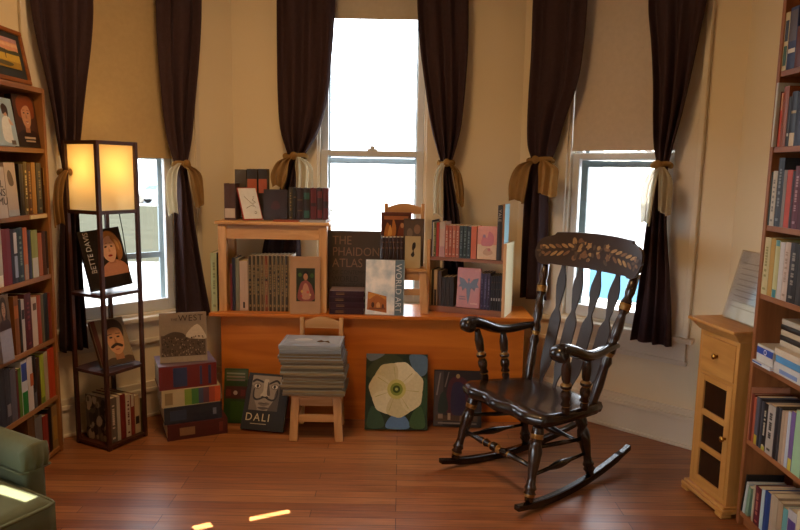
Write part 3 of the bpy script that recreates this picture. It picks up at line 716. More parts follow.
# crest rail
half = [(0, .0), (.2, .0), (.232, .002), (.246, -.006), (.27, -.006), (.296, .006), (.313, .03), (.321, .062), (.317, .094), (.302, .119), (.278, .133), (.252, .138), (.236, .145), (.226, .158), (.12, .165), (0, .168)]
out = half + [(-a_, b_) for a_, b_ in reversed(half[1:-1])]
def crest_pt(v, zz, d): return q(-.628-.26*zz+.05*(v/.3)**2+d, v, .957+zz)
ncol = 40
vs = []; top = []; bot = []
def env(v, hi):
    v = abs(v); seq = half
    if hi: seg = [p for p in half if p[1] >= .06 or p[0] == .321]; seg = sorted(seg, key=lambda p: p[0])
    else: seg = sorted([p for p in half if p[1] <= .06], key=lambda p: p[0])
    for i in range(len(seg)-1):
        if seg[i][0] <= v <= seg[i+1][0]:
            t_ = (v-seg[i][0])/max(1e-6, seg[i+1][0]-seg[i][0]); return seg[i][1]+(seg[i+1][1]-seg[i][1])*t_
    return .06
vv = sorted(set([-.321+.642*i/ncol for i in range(ncol+1)]+[s*x for s in (-1, 1) for x in (.226, .236, .246, .27, .296, .313, .302, .278)]))
mb = MB(); nr = len(vv)
for d in (-.009, .009):
    o = len(mb.v); base = []
    for v in vv:
        a_, b_ = env(v, False), env(v, True)
        for j in range(5): base.append(crest_pt(v, a_+(b_-a_)*j/4, d))
    fs = []
    for i in range(nr-1):
        for j in range(4): fs.append((i*5+j, (i+1)*5+j, (i+1)*5+j+1, i*5+j+1))
    mb.add(base, fs, BLK)
for i in range(nr-1):
    for j in (0, 4):
        a_ = i*5+j; b_ = (i+1)*5+j; mb.f.append([a_, b_, nr*5+b_, nr*5+a_]); mb.mi.append(0); mb.sm.append(False)
mb.ms = [M('#33200f', .36, var=.4, scale=9, spec=.35)]
cr_ = mb.build('crest_rail', rc, bevel=.003, merge=True)
# stencilled fruit and leaves
ST = M('#a07a48', .4, .3, var=.6, scale=70); ST2 = M('#755231', .4, .3, var=.6, scale=70); ST3 = M('#4d3820', .4, .2, var=.6, scale=70)
mb = MB(); rnd = random.Random(5)
def blob(v, z, rv, rz, rot, mt, lay, n=14, lobes=0):
    pts = []
    for i in range(n):
        a_ = 2*PI*i/n; rr = 1+(.25*math.cos(lobes*a_) if lobes else 0); x, y = rv*rr*math.cos(a_), rz*rr*math.sin(a_)
        pts.append(crest_pt(v+x*math.cos(rot)-y*math.sin(rot), z+x*math.sin(rot)+y*math.cos(rot), .0096+.0003*lay))
    mb.add(pts, [tuple(range(n))], mt)
for i in range(34): blob(rnd.uniform(-.12, .12), .085+rnd.uniform(-.045, .045), rnd.uniform(.008, .02), rnd.uniform(.007, .014), rnd.uniform(0, 3), (ST, ST2, ST3)[i % 3], 1+i*.3, 14, 5 if i % 4 == 0 else 0)
for s in (-1, 1):
    for k in range(9):
        v_ = .13+.017*k; blob(s*v_, .082-.002*k+.018*(-1)**k, .021, .0075, s*(.5*(-1)**k-.15), (ST, ST2, ST)[k % 3], 12+k*.4, 14)
    for k in range(5): a_ = 1.2*k; blob(s*.285+.013*math.cos(a_), .062+.02*math.sin(a_), .012, .007, a_, ST2 if k % 2 else ST3, 16+k*.3, 12)
mb.build('gold_stencil', cr_)

# ------------------------------------------------------------------ green armchair at the lower left
GRN = M('#565a3e', .85, var=.1, scale=40, bump=.2)
A0 = Vector((-1.03, 1.905, 0)); an = R(-29)
ac = empty('armchair', A0, an, 'sage green slipcovered armchair at the lower left corner with sun on its cushion', 'armchair')
# local: x = front, y = towards the far arm ; front far cushion corner is (0,0)
def pillow(mb, x0, x1, y0, y1, z0, z1, mat, puff):
    nx, ny = 24, 24; e = .022
    def rnd(u, v):
        x = x0+(x1-x0)*u; y = y0+(y1-y0)*v; d = min(u*(x1-x0), (1-u)*(x1-x0), v*(y1-y0), (1-v)*(y1-y0))
        return x, y, (1-max(0, 1-d/e)**2)**.5
    mb.grid(lambda u, v: (rnd(u, v)[0], rnd(u, v)[1], z1-e+e*rnd(u, v)[2]+puff*math.sin(PI*u)*math.sin(PI*v)), nx, ny, mat)
    P = [(x0+(x1-x0)*i/nx, y0) for i in range(nx)]+[(x1, y0+(y1-y0)*i/ny) for i in range(ny)]+[(x1-(x1-x0)*i/nx, y1) for i in range(nx)]+[(x0, y1-(y1-y0)*i/ny) for i in range(ny)]
    n = len(P)
    mb.add([(x, y, z1-e) for x, y in P]+[(x, y, z0) for x, y in P]+[((x0+x1)/2, (y0+y1)/2, z0)], [(i, (i+1) % n, n+(i+1) % n, n+i) for i in range(n)]+[(n+i, n+(i+1) % n, 2*n) for i in range(n)], mat, True)
mb = MB(); pillow(mb, -.47, 0, -.55, 0, .27, .412, GRN, .012); cu_ = mb.build('seat_cushion', ac, merge=True)
mb = MB(); zc = .392
mb.sweep([(-.46, .002, zc), (-.03, .002, zc), (-.004, -.003, zc), (.004, -.03, zc), (.004, -.54, zc)], .006, GRN, 8); mb.build('piping', cu_)
MB().box(-.47, -.012, -.548, -.002, .06, .268, GRN).build('skirt', ac, bevel=.02)
def armbuild(y0, y1):
    mb = MB(); yc = (y0+y1)/2; w = (y1-y0)/2
    sec = [(-w, .08), (-w, .43), (-w-.008, .445), (-w-.01, .49), (-w*.8, .525), (0, .538), (w*.8, .525), (w+.01, .49), (w+.008, .445), (w, .43), (w, .08)]
    mb.prism(sec, lambda a_, b_, d: (d, yc+a_, b_), -.58, -.165, GRN, True)
    return mb.build('arm', ac, bevel=.018)
ar = armbuild(.012, .085); armbuild(-.68, -.562)
mb = MB()
mb.grid(lambda u, v: Vector((-.16+.003*math.sin(u*24)*(1-v)+.007*math.sin(PI*v)-.02*abs(2*u-1)**4, .002+.094*u, .446+.085*v*(1-.25*abs(2*u-1)**3))), 40, 8, GRN); mb.build('pleated_front', ar, solid=.008)
mb = MB(); mb.sweep([(-.57, .0, .441), (-.168, .0, .441), (-.158, .045, .441), (-.168, .096, .441), (-.57, .098, .441)], .005, GRN, 8); mb.build('piping', ar)
MB().box(-.58, -.475, -.555, .005, .27, .86, GRN).build('backrest', ac, bevel=.04)
for x in (-.53, -.2):
    for y in (-.62, .045): MB().lathe((x, y, 0), (x, y, .079), [(0, .016), (1, .022)], DKW('z'), 10).build('leg', ac)
# ------------------------------------------------------------------ books
PAGE = M('#cfc2a4', .85, var=.1, scale=120)
PAGEW = M('#ddd6c6', .8, var=.06, scale=120)
def cv(c, r=.45): return M(c, r, var=.1, scale=25)
def spine_book(name, w, h, d, c, mat4, pages=PAGE, bands=(), title=None, left=None, right=None, rough=.45, hard=True, patch=()):
    """local: x across the spine, y from the spine into the shelf, z up"""
    t = .0028 if hard else .0012; e = .003 if hard else .0006
    mb = MB(); base = cv(c, rough); L = cv(left, rough) if left else base; Rr = cv(right, rough) if right else base
    mb.box(0, t, 0, d, 0, h, L); mb.box(w-t, w, 0, d, 0, h, Rr)
    z = 0; segs = []
    for z0, z1, bc in sorted(bands):
        if z0 > z+1e-4: segs.append((z, z0, base))
        segs.append((max(z, z0), z1, cv(bc, rough))); z = z1
    if z < 1-1e-4: segs.append((z, 1, base))
    bulge = .0012 if hard else 0
    for a, b, mt in segs:
        mb.add([(t, 0, a*h), (w*.5, -bulge, a*h), (w-t, 0, a*h), (w-t, 0, b*h), (w*.5, -bulge, b*h), (t, 0, b*h), (t, t, a*h), (w-t, t, a*h), (w-t, t, b*h), (t, t, b*h)],
               [(0, 1, 4, 5), (1, 2, 3, 4), (6, 9, 8, 7), (0, 6, 7, 2), (5, 3, 8, 9)], mt)
    if title:
        rnd = random.Random(int(w*1e4)*31+int(h*1e4)+int(c[1:], 16)); zz = .84; tm = cv(title, .5)
        while zz > .3:
            l = rnd.uniform(.02, .05); mb.box(w*.34, w*.66, -.0022, -.0006, (zz-l)*h, zz*h, tm); zz -= l+rnd.choice((.012, .012, .05))
        mb.box(w*.3, w*.7, -.0022, -.0006, .08*h, .12*h, tm)
    for z0, z1, x0, x1, pc in patch: mb.box(w*x0, w*x1, -.0024, -.0006, z0*h, z1*h, cv(pc, rough))
    o = mb.build(name); o.matrix_world = mat4
    MB().box(t+.0002, w-t-.0002, t+.0004, d-e, e, h-e, pages).build('pages', o)
    return o
def frame_mat(o, x, y, z):
    m = Matrix.Identity(4)
    for i in range(3): m[i][0] = x[i]; m[i][1] = y[i]; m[i][2] = z[i]; m[i][3] = o[i]
    return m
ORD = ['first', 'second', 'third', 'fourth', 'fifth', 'sixth', 'seventh', 'eighth', 'ninth', 'tenth', 'eleventh', 'twelfth', 'thirteenth', 'fourteenth', 'fifteenth', 'sixteenth', 'seventeenth', 'eighteenth', 'nineteenth', 'twentieth']
def row(org, ax, inn, zs, specs, where, group, ymid, depth=.16, gap=.0006, hlim=None, amax=None, amin=None):
    """specs: (description, colour, px left, px right, px top, options). Spines stand on the plane through org; ax = left to right, inn = into the shelf"""
    ax = Vector(ax).normalized(); inn = Vector(inn).normalized(); org = Vector(org); last = None
    for i, sp in enumerate(specs):
        desc, c, xl, xr, yt = sp[:5]; k = dict(sp[5]) if len(sp) > 5 else {}
        ym = k.pop('ym', ymid); set_ = k.pop('set', 0.); tilt = k.pop('tilt', 0); d = k.pop('d', depth); lab = k.pop('label', None)
        pl = org - inn*0 + inn*set_
        a = (on_pl(xl, ym, pl, inn)-org).dot(ax); b = (on_pl(xr, ym, pl, inn)-org).dot(ax)
        h = on_pl((xl+xr)/2, yt, pl, inn).z - zs
        h = k.pop('h', h)
        if hlim: h = min(h, hlim)
        if last is not None and a < last+gap: a = last+gap
        if amin is not None: a = max(a, amin)
        w = max(b-a-gap, .006 if b-a < .006 or last is None else .006)
        if 'wfix' in k: w = k.pop('wfix')
        if amax is not None and not tilt and a+w > amax: w = max(.006, amax-a)
        if not tilt: last = a+w
        base = org+ax*a+inn*set_; base.z = zs+.0004
        zv = Vector((0, 0, 1)); m = frame_mat(base, ax, inn, zv)
        if tilt:
            th = R(tilt); piv = base + (ax*w if tilt > 0 else Vector((0, 0, 0)))
            rx = ax*math.cos(th)-zv*math.sin(th); rz = ax*math.sin(th)+zv*math.cos(th)
            o0 = piv-(rx*w if tilt > 0 else Vector((0, 0, 0))); m = frame_mat(o0, rx, inn, rz)
            nxt = specs[i+1][5].get('tilt', 0) if i+1 < len(specs) and len(specs[i+1]) > 5 else 0
            last = (piv-org).dot(ax)+.001 if tilt > 0 else (piv+rx*w-org).dot(ax)+.001
            if tilt > 0 and nxt <= 0: last += h*math.sin(th)
            if tilt > 0 and nxt > 0: last += .004
        nm = 'hardback_book' if k.get('hard', True) else 'paperback_book'
        nm = k.pop('name', nm)
        o = spine_book(nm, w, h, d, c, m, **k)
        tag(o, lab or f'{desc}, {ORD[i]} from left {where}', 'book', group)

# face-out books and pictures: local x across the front, y into the book, z up; front cover at y = 0
def face_book(name, w, h, t, c, loc, yaw=0, lean=0, roll=0, pages=PAGE, spine=None, label=None, group=None, rough=.3, cat='book', cov=.003):
    mb = MB(); m_ = cv(c, rough); s_ = cv(spine, rough) if spine else m_
    mb.box(0, w, 0, cov, 0, h, m_); mb.box(0, w, t-cov, t, 0, h, m_); mb.box(0, cov, cov, t-cov, 0, h, s_)
    o = mb.build(name); MB().box(cov+.0003, w-.004, cov+.0003, t-cov-.0003, .003, h-.003, pages).build('pages', o)
    ca, sa = math.cos(yaw), math.sin(yaw); x = Vector((ca, sa, 0)); n = Vector((-sa, ca, 0)); up = Vector((0, 0, 1))
    z = up*math.cos(lean)+n*math.sin(lean); y = n*math.cos(lean)-up*math.sin(lean)
    x2 = x*math.cos(roll)+z*math.sin(roll); z2 = z*math.cos(roll)-x*math.sin(roll)
    lo = Vector(loc); drop = max(0, -(x2*w).z, ); lift = max(0, math.sin(lean)*t) + drop
    lo = lo+Vector((0, 0, lift+.0005)); o.matrix_world = frame_mat(lo, x2, y, z2)
    tag(o, label, cat, group); return o
def E(cx, cy, rx, ry, c, rot=0, n=26): return ([(cx+rx*math.cos(2*PI*i/n)*math.cos(rot)-ry*math.sin(2*PI*i/n)*math.sin(rot), cy+rx*math.cos(2*PI*i/n)*math.sin(rot)+ry*math.sin(2*PI*i/n)*math.cos(rot)) for i in range(n)], c)
def Q(x0, y0, x1, y1, c): return ([(x0, y0), (x1, y0), (x1, y1), (x0, y1)], c)
def P(pts, c): return (pts, c)
def SM(pts, c):
    n = len(pts); out = []
    for i in range(n):
        a, b, d, e = [Vector((*pts[(i+k-1) % n], 0)) for k in range(4)]
        for j in range(5):
            t = j/5; v = .5*((2*b)+(d-a)*t+(2*a-5*b+4*d-e)*t*t+(3*b-a-3*d+e)*t**3); out.append((v.x, v.y))
    return (out, c)
def art(o, w, h, shapes, name='cover_picture', rough=.3, y0=-.0004, box=(0, 0, 1, 1)):
    """flat printed shapes in cover units (0..1)"""
    mb = MB(); bx, by, bw, bh = box[0], box[1], box[2]-box[0], box[3]-box[1]
    for i, (pts, c) in enumerate(shapes):
        vs = [(min(max(bx+bw*x, box[0]), box[2])*w, y0-.00012*i, min(max(by+bh*y, box[1]), box[3])*h) for x, y in pts]
        mt = c if not isinstance(c, str) else M(c, rough, var=.15, scale=70)
        mb.add(vs, [tuple(range(len(vs)))], mt)
    return mb.build(name, o)
def portrait(skin, hair, top, bg, shade, style='short'):
    s = [Q(0, 0, 1, 1, bg)]
    if style == 'long': s += [SM([(.3,.3),(.24,.6),(.3,.86),(.5,.95),(.7,.88),(.78,.6),(.74,.3),(.5,.2)], hair)]
    elif style == 'puff': s += [SM([(.22,.66),(.22,.85),(.38,.97),(.6,.98),(.78,.88),(.8,.68),(.72,.55),(.3,.55)], hair)]
    s += [SM([(.05,0),(.1,.2),(.32,.32),(.5,.3),(.68,.32),(.92,.2),(.97,0),(.5,-.03)], top), P([(.42,.28),(.58,.28),(.58,.45),(.42,.45)], shade),
          SM([(.5,.36),(.38,.44),(.34,.62),(.38,.78),(.5,.83),(.62,.78),(.66,.62),(.62,.44)], skin)]
    if style == 'short': s += [SM([(.33,.62),(.31,.8),(.42,.92),(.6,.92),(.7,.8),(.67,.62),(.63,.76),(.5,.8),(.38,.75)], hair)]
    if style == 'puff': s += [SM([(.32,.68),(.3,.82),(.45,.92),(.62,.9),(.71,.78),(.67,.68),(.58,.78),(.45,.76)], hair)]
    if style == 'long': s += [SM([(.33,.55),(.33,.78),(.45,.9),(.6,.88),(.68,.75),(.67,.55),(.6,.76),(.46,.8),(.38,.7)], hair)]
    s += [E(.43,.64,.032,.014,'#2a1c16'), E(.57,.64,.032,.014,'#2a1c16'), P([(.38,.68),(.47,.69),(.47,.7),(.38,.695)], hair), P([(.53,.69),(.62,.68),(.62,.695),(.53,.7)], hair),
          P([(.49,.64),(.53,.54),(.47,.54)], shade), E(.5,.475,.055,.014,'#8a3a32')]
    return s

# ---------------------------------------------------------------- left bookcase
def rowL(i, sp, where, grp, ym, depth=.16): row(LO, (0, 1, 0), (-1, 0, 0), Ls(i), sp, where, grp, ym, depth, hlim=(LSH+(1.75,))[i+1]-LSH[i]-.024, amax=3.155)
def rowR(i, sp, where, grp, ym, depth=.15): row(RO, (0, -1, 0), (1, 0, 0), Rs(i), sp, where, grp, ym, depth, hlim=(RSH+(2.2,))[i+1]-RSH[i]-.024, amax=-1.936, amin=-2.569)
LO = (XLF-.012, 0, 0)
def Ls(i): return LSH[i]+.0005
B = 'hardback'; PB = dict(hard=False)
rowL(4, [
 ('black hardback', '#17120f', 20, 24.3, 164), ('olive and cream hardback', '#5e5130', 24.6, 28, 162, dict(title='#d8c890')), ('brown hardback', '#5c3a22', 28.2, 31.8, 163, dict(title='#b48c54')),
 ('tan hardback', '#a97a3c', 32.4, 36.3, 162.5), ('slate blue hardback', '#43474a', 37.2, 42.2, 163, dict(title='#8a8470')), ('brown paperback with yellow top', '#4a2f1c', 44, 46.8, 168, dict(hard=False, bands=[(.62, 1, '#d8a83a')])), ('dark red slim paperback', '#3d1a14', 46.9, 49.4, 170, PB)],
 'on left bookcase, second shelf', 'books on left bookcase, second shelf', 192)
rowL(3, [
 ('pale grey hardback', '#a9a196', -4, 2, 228, dict(bands=[(0, .2, '#ded8cc')])), ('thick dark red hardback', '#6d1620', 2.2, 10.8, 229), ('black and white mottled hardback', '#2a2a38', 11, 17, 229, dict(patch=[(.55, .93, .45, .95, '#c8c2c4'), (.1, .5, .45, .95, '#8f99b0')])),
 ('dark teal hardback', '#1e3138', 17.3, 23.3, 227.5, dict(title='#6e8278')), ('orange tan hardback', '#b8642e', 23.6, 27.8, 227.5, dict(bands=[(0, .3, '#a58a72')])), ('navy slim hardback', '#20253a', 28, 31.3, 230), ('lime green hardback with white base', '#8a8f3a', 31.6, 38, 230, dict(bands=[(0, .42, '#bdb8a4')])),
 ('orange slim hardback', '#a85a26', 38.3, 42.3, 233), ('brown slim hardback', '#54301c', 42.6, 46, 231), ('black slim paperback', '#251a16', 46.2, 49.2, 231, dict(hard=False, bands=[(0, .14, '#8a8478')])), ('red hardback', '#651a16', 50, 54.5, 230, dict(set=-.008))],
 'on left bookcase, third shelf', 'books on left bookcase, third shelf', 250)
rowL(2, [
 ('lime green slim paperback', '#96a62c', -5, .6, 320, PB), ('brown orange hardback', '#7a4a22', 14.6, 19.3, 296, dict(bands=[(.62, .84, '#a85e1c')])), ('black and white slim paperback', '#1d1a1c', 19.6, 21.8, 299, PB), ('white slim paperback with black top', '#b9b2b0', 22, 25, 299, dict(hard=False, bands=[(.62, .8, '#242226')])),
 ('maroon hardback', '#4d1a24', 25.3, 32, 293, dict(title='#7d3a40')), ('white hardback with a small dark picture', '#c2b3a4', 32.3, 37.6, 297, dict(patch=[(.74, .88, .25, .8, '#5a4638')])), ('orange red hardback', '#9c3f1e', 38, 41.6, 295), ('grey green slim hardback', '#5e5c40', 41.8, 44.4, 294), ('dark navy hardback', '#1f2630', 44.6, 48.8, 293), ('brick red hardback', '#7c2f1e', 49.2, 54.6, 292)],
 'on left bookcase, fourth shelf', 'books on left bookcase, fourth shelf', 322)
rowL(1, [
 ('charcoal hardback', '#2b2d36', -5, 4.4, 369), ('tall charcoal hardback with grey label', '#34343c', 4.7, 10.2, 368, dict(patch=[(.15, .36, .2, .85, '#7d7a80')])), ('steel grey hardback', '#56545e', 10.5, 16.3, 368), ('dark red slim paperback', '#5a1c24', 16.5, 18.4, 370, PB), ('green slim paperback', '#4d7a24', 18.6, 21.6, 368, PB),
 ('blue, white and green hardback', '#b9b6b8', 21.8, 28, 360, dict(bands=[(0, .42, '#1f7a32'), (.62, .95, '#2c3f8a')])), ('white hardback with orange block', '#bdb4ae', 28.3, 33.4, 356, dict(patch=[(.45, .68, .4, 1, '#b05a24')])), ('black slim hardback', '#1c1a1c', 33.7, 37, 355, dict(bands=[(0, .3, '#55565e')])), ('dark brown hardback', '#3a1e14', 37.2, 40.8, 357),
 ('lime green hardback', '#9aa82e', 41, 45, 354, dict(bands=[(0, .12, '#5f8030')])), ('cream hardback', '#a8957a', 45.2, 48.9, 351), ('orange red hardback', '#b43e1a', 49.2, 55.6, 347)],
 'on left bookcase, fifth shelf', 'books on left bookcase, fifth shelf', 385)
rowL(0, [
 ('mottled brown hardback', '#5e4026', 28, 35, 417), ('grey hardback', '#6c6a66', 35.4, 42.6, 416), ('red hardback', '#8a2c20', 43.4, 48.6, 415), ('black hardback', '#1e1814', 48.9, 52.3, 408), ('tan hardback with yellow picture', '#8a7048', 52.6, 58.8, 404, dict(patch=[(.2, .75, .2, .8, '#a9823c')])), ('cream hardback', '#a89a80', 59.1, 62.4, 402), ('white paperback', '#b5a994', 62.6, 64.9, 402, PB)],
 'on left bookcase, bottom shelf', 'books on left bookcase, bottom shelf', 432)
# flat grey book pushed onto the row
o = face_book('hardback_book', .15, .205, .03, '#7d7a74', (-1.62, 2.66, Ls(0)+.262), yaw=R(90), lean=0, label=None, cov=.003)
o.matrix_world = frame_mat(Vector((-1.655, 2.62, Ls(0)+.2)), Vector((0, 1, 0)), Vector((0, 0, 1)), Vector((-1, 0, 0)))
bpy.data.objects.remove(o.children[0]); MB().box(.003, .15-.004, .003, .027, .003, .202, PAGEW).build('pages', o)
tag(o, 'grey hardback lying flat on the bottom row of the left bookcase, beside the green armchair', 'book')
for k in range(4):
    o = spine_book('hardback_book', .036, .199, .15, ('#4a4038', '#5a5148', '#473a30', '#59493a')[k], frame_mat(Vector((XLF-.02, 2.622+.037*k, Ls(0))), Vector((0, 1, 0)), Vector((-1, 0, 0)), Vector((0, 0, 1))))
    tag(o, ('grey brown', 'taupe', 'dark brown', 'brown')[k]+' hardback under the flat grey book on left bookcase, bottom shelf', 'book', 'books on left bookcase, bottom shelf')
# face-out books
def out_on(XP, bl, br, top, z, t, c, label, lean, spine=None, yaw=90, name='hardback_book'):
    a = on_x(bl[0], bl[1], XP); b = on_x(br[0], br[1], XP); w = abs(b.y-a.y); h = (on_x((bl[0]+br[0])/2, top, XP).z-z)/math.cos(R(lean))
    o = face_book(name, w, h, t, c, (XP, a.y, z), R(yaw), R(lean), label=label, spine=spine); return o, w, h
o, w_, h_ = out_on(-1.664, (-8, 148), (19.5, 148), 98, Ls(5), .02, '#9db4c0', 'pale blue book with a woman in white, top shelf of the left bookcase', 8)
art(o, w_, h_, [SM([(.5,.12),(.52,.5),(.66,.62),(.84,.58),(.82,.3),(.8,.08)], '#d9dcd8'), E(.68,.72,.09,.1,'#c09a80'), SM([(.6,.66),(.58,.82),(.68,.88),(.8,.8),(.78,.6),(.72,.7)], '#3a2a22'), SM([(.78,.58),(.9,.5),(.92,.44),(.8,.46)], '#c9a48a'), Q(.74,.03,.9,.12,'#5a4a40')])
o, w_, h_ = out_on(-1.676, (19.4, 148), (41, 148), 97, Ls(5), .03, '#2c1712', 'dark book with a red-haired smiling person, top shelf of the left bookcase', 6)
art(o, w_, h_, [([((x-.5)*1.3+.52, (y-.6)*1.05+.62) for x, y in p], c) for p, c in portrait('#c48f6a', '#8a441c', '#241416', '#4a2c20', '#a06c4a', 'puff')]+[SM([(.47,.49),(.53,.475),(.59,.49),(.53,.455)], '#e0d0c0')]+[Q(.3,.16,.8,.2,'#b9a48c'), Q(.34,.1,.78,.13,'#b9a48c')])
o, w_, h_ = out_on(-1.668, (9.2, 215), (20, 214.5), 163, Ls(4), .022, '#a79a90', 'pale mauve book with a dark figure, face out on left bookcase, second shelf', 3)
art(o, w_, h_, [SM([(.3,.6),(.2,.75),(.35,.86),(.6,.8),(.75,.62),(.55,.56)], '#3a2c28')]); art(o, w_, h_, [Q(0,0,1,.12,'#9aa0a8')], name='grey_band')
o, w_, h_ = out_on(-1.645, (-10, 216), (8.8, 215), 167, Ls(4), .014, '#b3a8a0', 'white book with black lettering, face out on left bookcase, second shelf', 3)
ink = M('#241c1a', .6)
for i, tx in enumerate(('LL', 'NS', 'MU')): lettering(tx, .045, ink, o, (w_-.062, -.0012, h_*(.60-.17*i)))
o, w_, h_ = out_on(-1.648, (2.6, 350.5), (14.2, 347), 295, Ls(2), .018, '#8d8a94', 'book with a dark-haired woman above a pale blue panel, on left bookcase, fourth shelf', 3)
art(o, w_, h_, portrait('#b08a74', '#2c1e1a', '#3a2c30', '#6a5648', '#8c6a56', 'long'), box=(0, .48, 1, 1)); art(o, w_, h_, [Q(.0, .02, 1, .47, '#9496a6')], name='pale_panel')

# framed landscape on top
pz = 1.7525
a = on_x(-22, 84, -1.668); b = on_x(33.8, 83, -1.668)
fw_, fh_ = b.y-a.y, .235
o = empty('framed_picture', (-1.672, a.y, pz), 0, 'framed landscape with pink sky over yellow fields, leaning on top of the left bookcase', 'picture')
lean = R(10); o.matrix_world = frame_mat(Vector((-1.676, a.y, pz+.001+.02*math.sin(lean))), Vector((0, 1, 0)), Vector((-math.cos(lean), 0, -math.sin(lean))), Vector((-math.sin(lean), 0, math.cos(lean))))
fwd = wood('frame_wood', '#7a431c', '#9a5c2a', 'x', 8, .35)
mb = MB(); e = .02
for q4 in ((0, fw_, 0, e), (0, fw_, fh_-e, fh_), (0, e, e, fh_-e), (fw_-e, fw_, e, fh_-e)): mb.box(q4[0], q4[1], -.004, .018, q4[2], q4[3], fwd)
mb.build('picture_frame', o, bevel=.003)
MB().box(e+.0004, fw_-e-.0004, .004, .008, e+.0004, fh_-e-.0004, M('#2f3230', .6)).build('mat_board', o)
pc = empty  # (picture drawn as a flat print inside the mat)
pr_ = MB().box(e+.032, fw_-e-.032, .0022, .0036, e+.04, fh_-e-.025, M('#c9a24a', .5)).build('landscape_print', o)
mb = MB(); x0, x1, z0, z1 = e+.032, fw_-e-.032, e+.04, fh_-e-.025
def pr(u, v, k): return (x0+(x1-x0)*u, .002-.0002*k, z0+(z1-z0)*v)
for k, (pts, c) in enumerate([Q(0,.6,1,1,'#d99a78'), Q(0,.72,1,.82,'#e3b48a'), Q(0,.86,1,1,'#b98a88'), SM([(0,.48),(.1,.6),(.3,.56),(.5,.62),(.75,.57),(.95,.6),(1,.48),(.5,.44)],'#4a4a34'), Q(0,.2,1,.46,'#c9a63c'), Q(0,0,1,.22,'#a8842a'), SM([(.3,.1),(.5,.2),(.8,.16),(.7,.05)],'#5a5030'), Q(.64,.3,.66,.6,'#4a3a2a')]):
    mb.add([pr(u, v, k) for u, v in pts], [tuple(range(len(pts)))], M(c, .5, var=.2, scale=50))
mb.build('brushwork', pr_)

# ---------------------------------------------------------------- right bookcase
ax, inn = (0, -1, 0), (1, 0, 0)
RO = (XRF+.004, 0, 0)
def Rs(i): return RSH[i]+.0005
rowR(6, [
 ('cream hardback with dark labels', '#c4b68e', 781, 788.3, 14, dict(bands=[(.08, .42, '#1f4a30'), (.5, .86, '#1e2a3c')])), ('dark blue hardback with white bands', '#27345e', 788.6, 796.3, 8, dict(bands=[(.26, .33, '#d9d9dc'), (.45, .95, '#5a5560')])), ('dark red hardback', '#5a2418', 796.6, 803, 26), ('brown hardback', '#4a2a1c', 803.3, 812, 20)],
 'on right bookcase, top visible shelf', 'books on right bookcase, top visible shelf', 40, .15)
rowR(5, [
 ('slim pale blue white book sticking out', '#b9c2c6', 771, 775.3, 84, dict(set=-.012)), ('maroon slim hardback', '#4a1a1e', 775.8, 778, 93), ('white and red slim hardback', '#b8482c', 778.2, 781.4, 94, dict(bands=[(.68, 1, '#c9b49a')])), ('brown orange hardback', '#8a4a24', 781.7, 787, 87), ('black hardback with white label', '#22252a', 787.3, 790, 97, dict(bands=[(.2, .26, '#c0bcb0')])), ('dark navy hardback with cream base', '#1e2638', 790.2, 796, 92, dict(bands=[(0, .24, '#c9bea8'), (.6, .65, '#a8946a')])), ('dark blue hardback', '#242c48', 796.3, 803, 92), ('black hardback', '#1a1a20', 803.3, 812, 95)],
 'on right bookcase, second visible shelf', 'books on right bookcase, second visible shelf', 120, .15)
rowR(4, [
 ('dark teal hardback', '#2c4442', 767.6, 771, 172), ('white hardback', '#b9b4a8', 771.3, 775.6, 171, dict(title='#7a7a78')), ('navy hardback', '#2a3340', 776, 781.7, 158, dict(title='#7c848c')), ('grey paperback', '#7d7470', 782, 785.2, 170, PB), ('orange red paperback', '#b8452f', 785.5, 790.6, 170, dict(hard=False)), ('dark grey slim hardback', '#3a3034', 790.8, 793, 171), ('plum hardback', '#5c2438', 793.3, 799, 166, dict(title='#b08a94')), ('wine red hardback', '#501a2a', 799.3, 808, 168)],
 'on right bookcase, third visible shelf', 'books on right bookcase, third visible shelf', 198, .15)
rowR(3, [
 ('cream yellow hardback', '#c2b98e', 761.5, 768.3, 237, dict(title='#8f8c5a')), ('gold paperback', '#b08c40', 768.6, 773, 238, PB), ('pale green hardback with teal base', '#b2b07c', 773.3, 778, 240, dict(bands=[(0, .14, '#2f7a84'), (.9, 1, '#4f8a92')])), ('white paperback', '#bdbab8', 778.3, 782.6, 242, PB), ('pale pink beige hardback', '#b9a596', 782.9, 788.4, 242, dict(title='#9a8476')), ('black hardback with grey lettering marks', '#1d1716', 788.8, 797, 243, dict(title='#8a8276')), ('black slim hardback', '#241c1a', 797.3, 806, 245)],
 'on right bookcase, fourth visible shelf', 'books on right bookcase, fourth visible shelf', 272, .15)
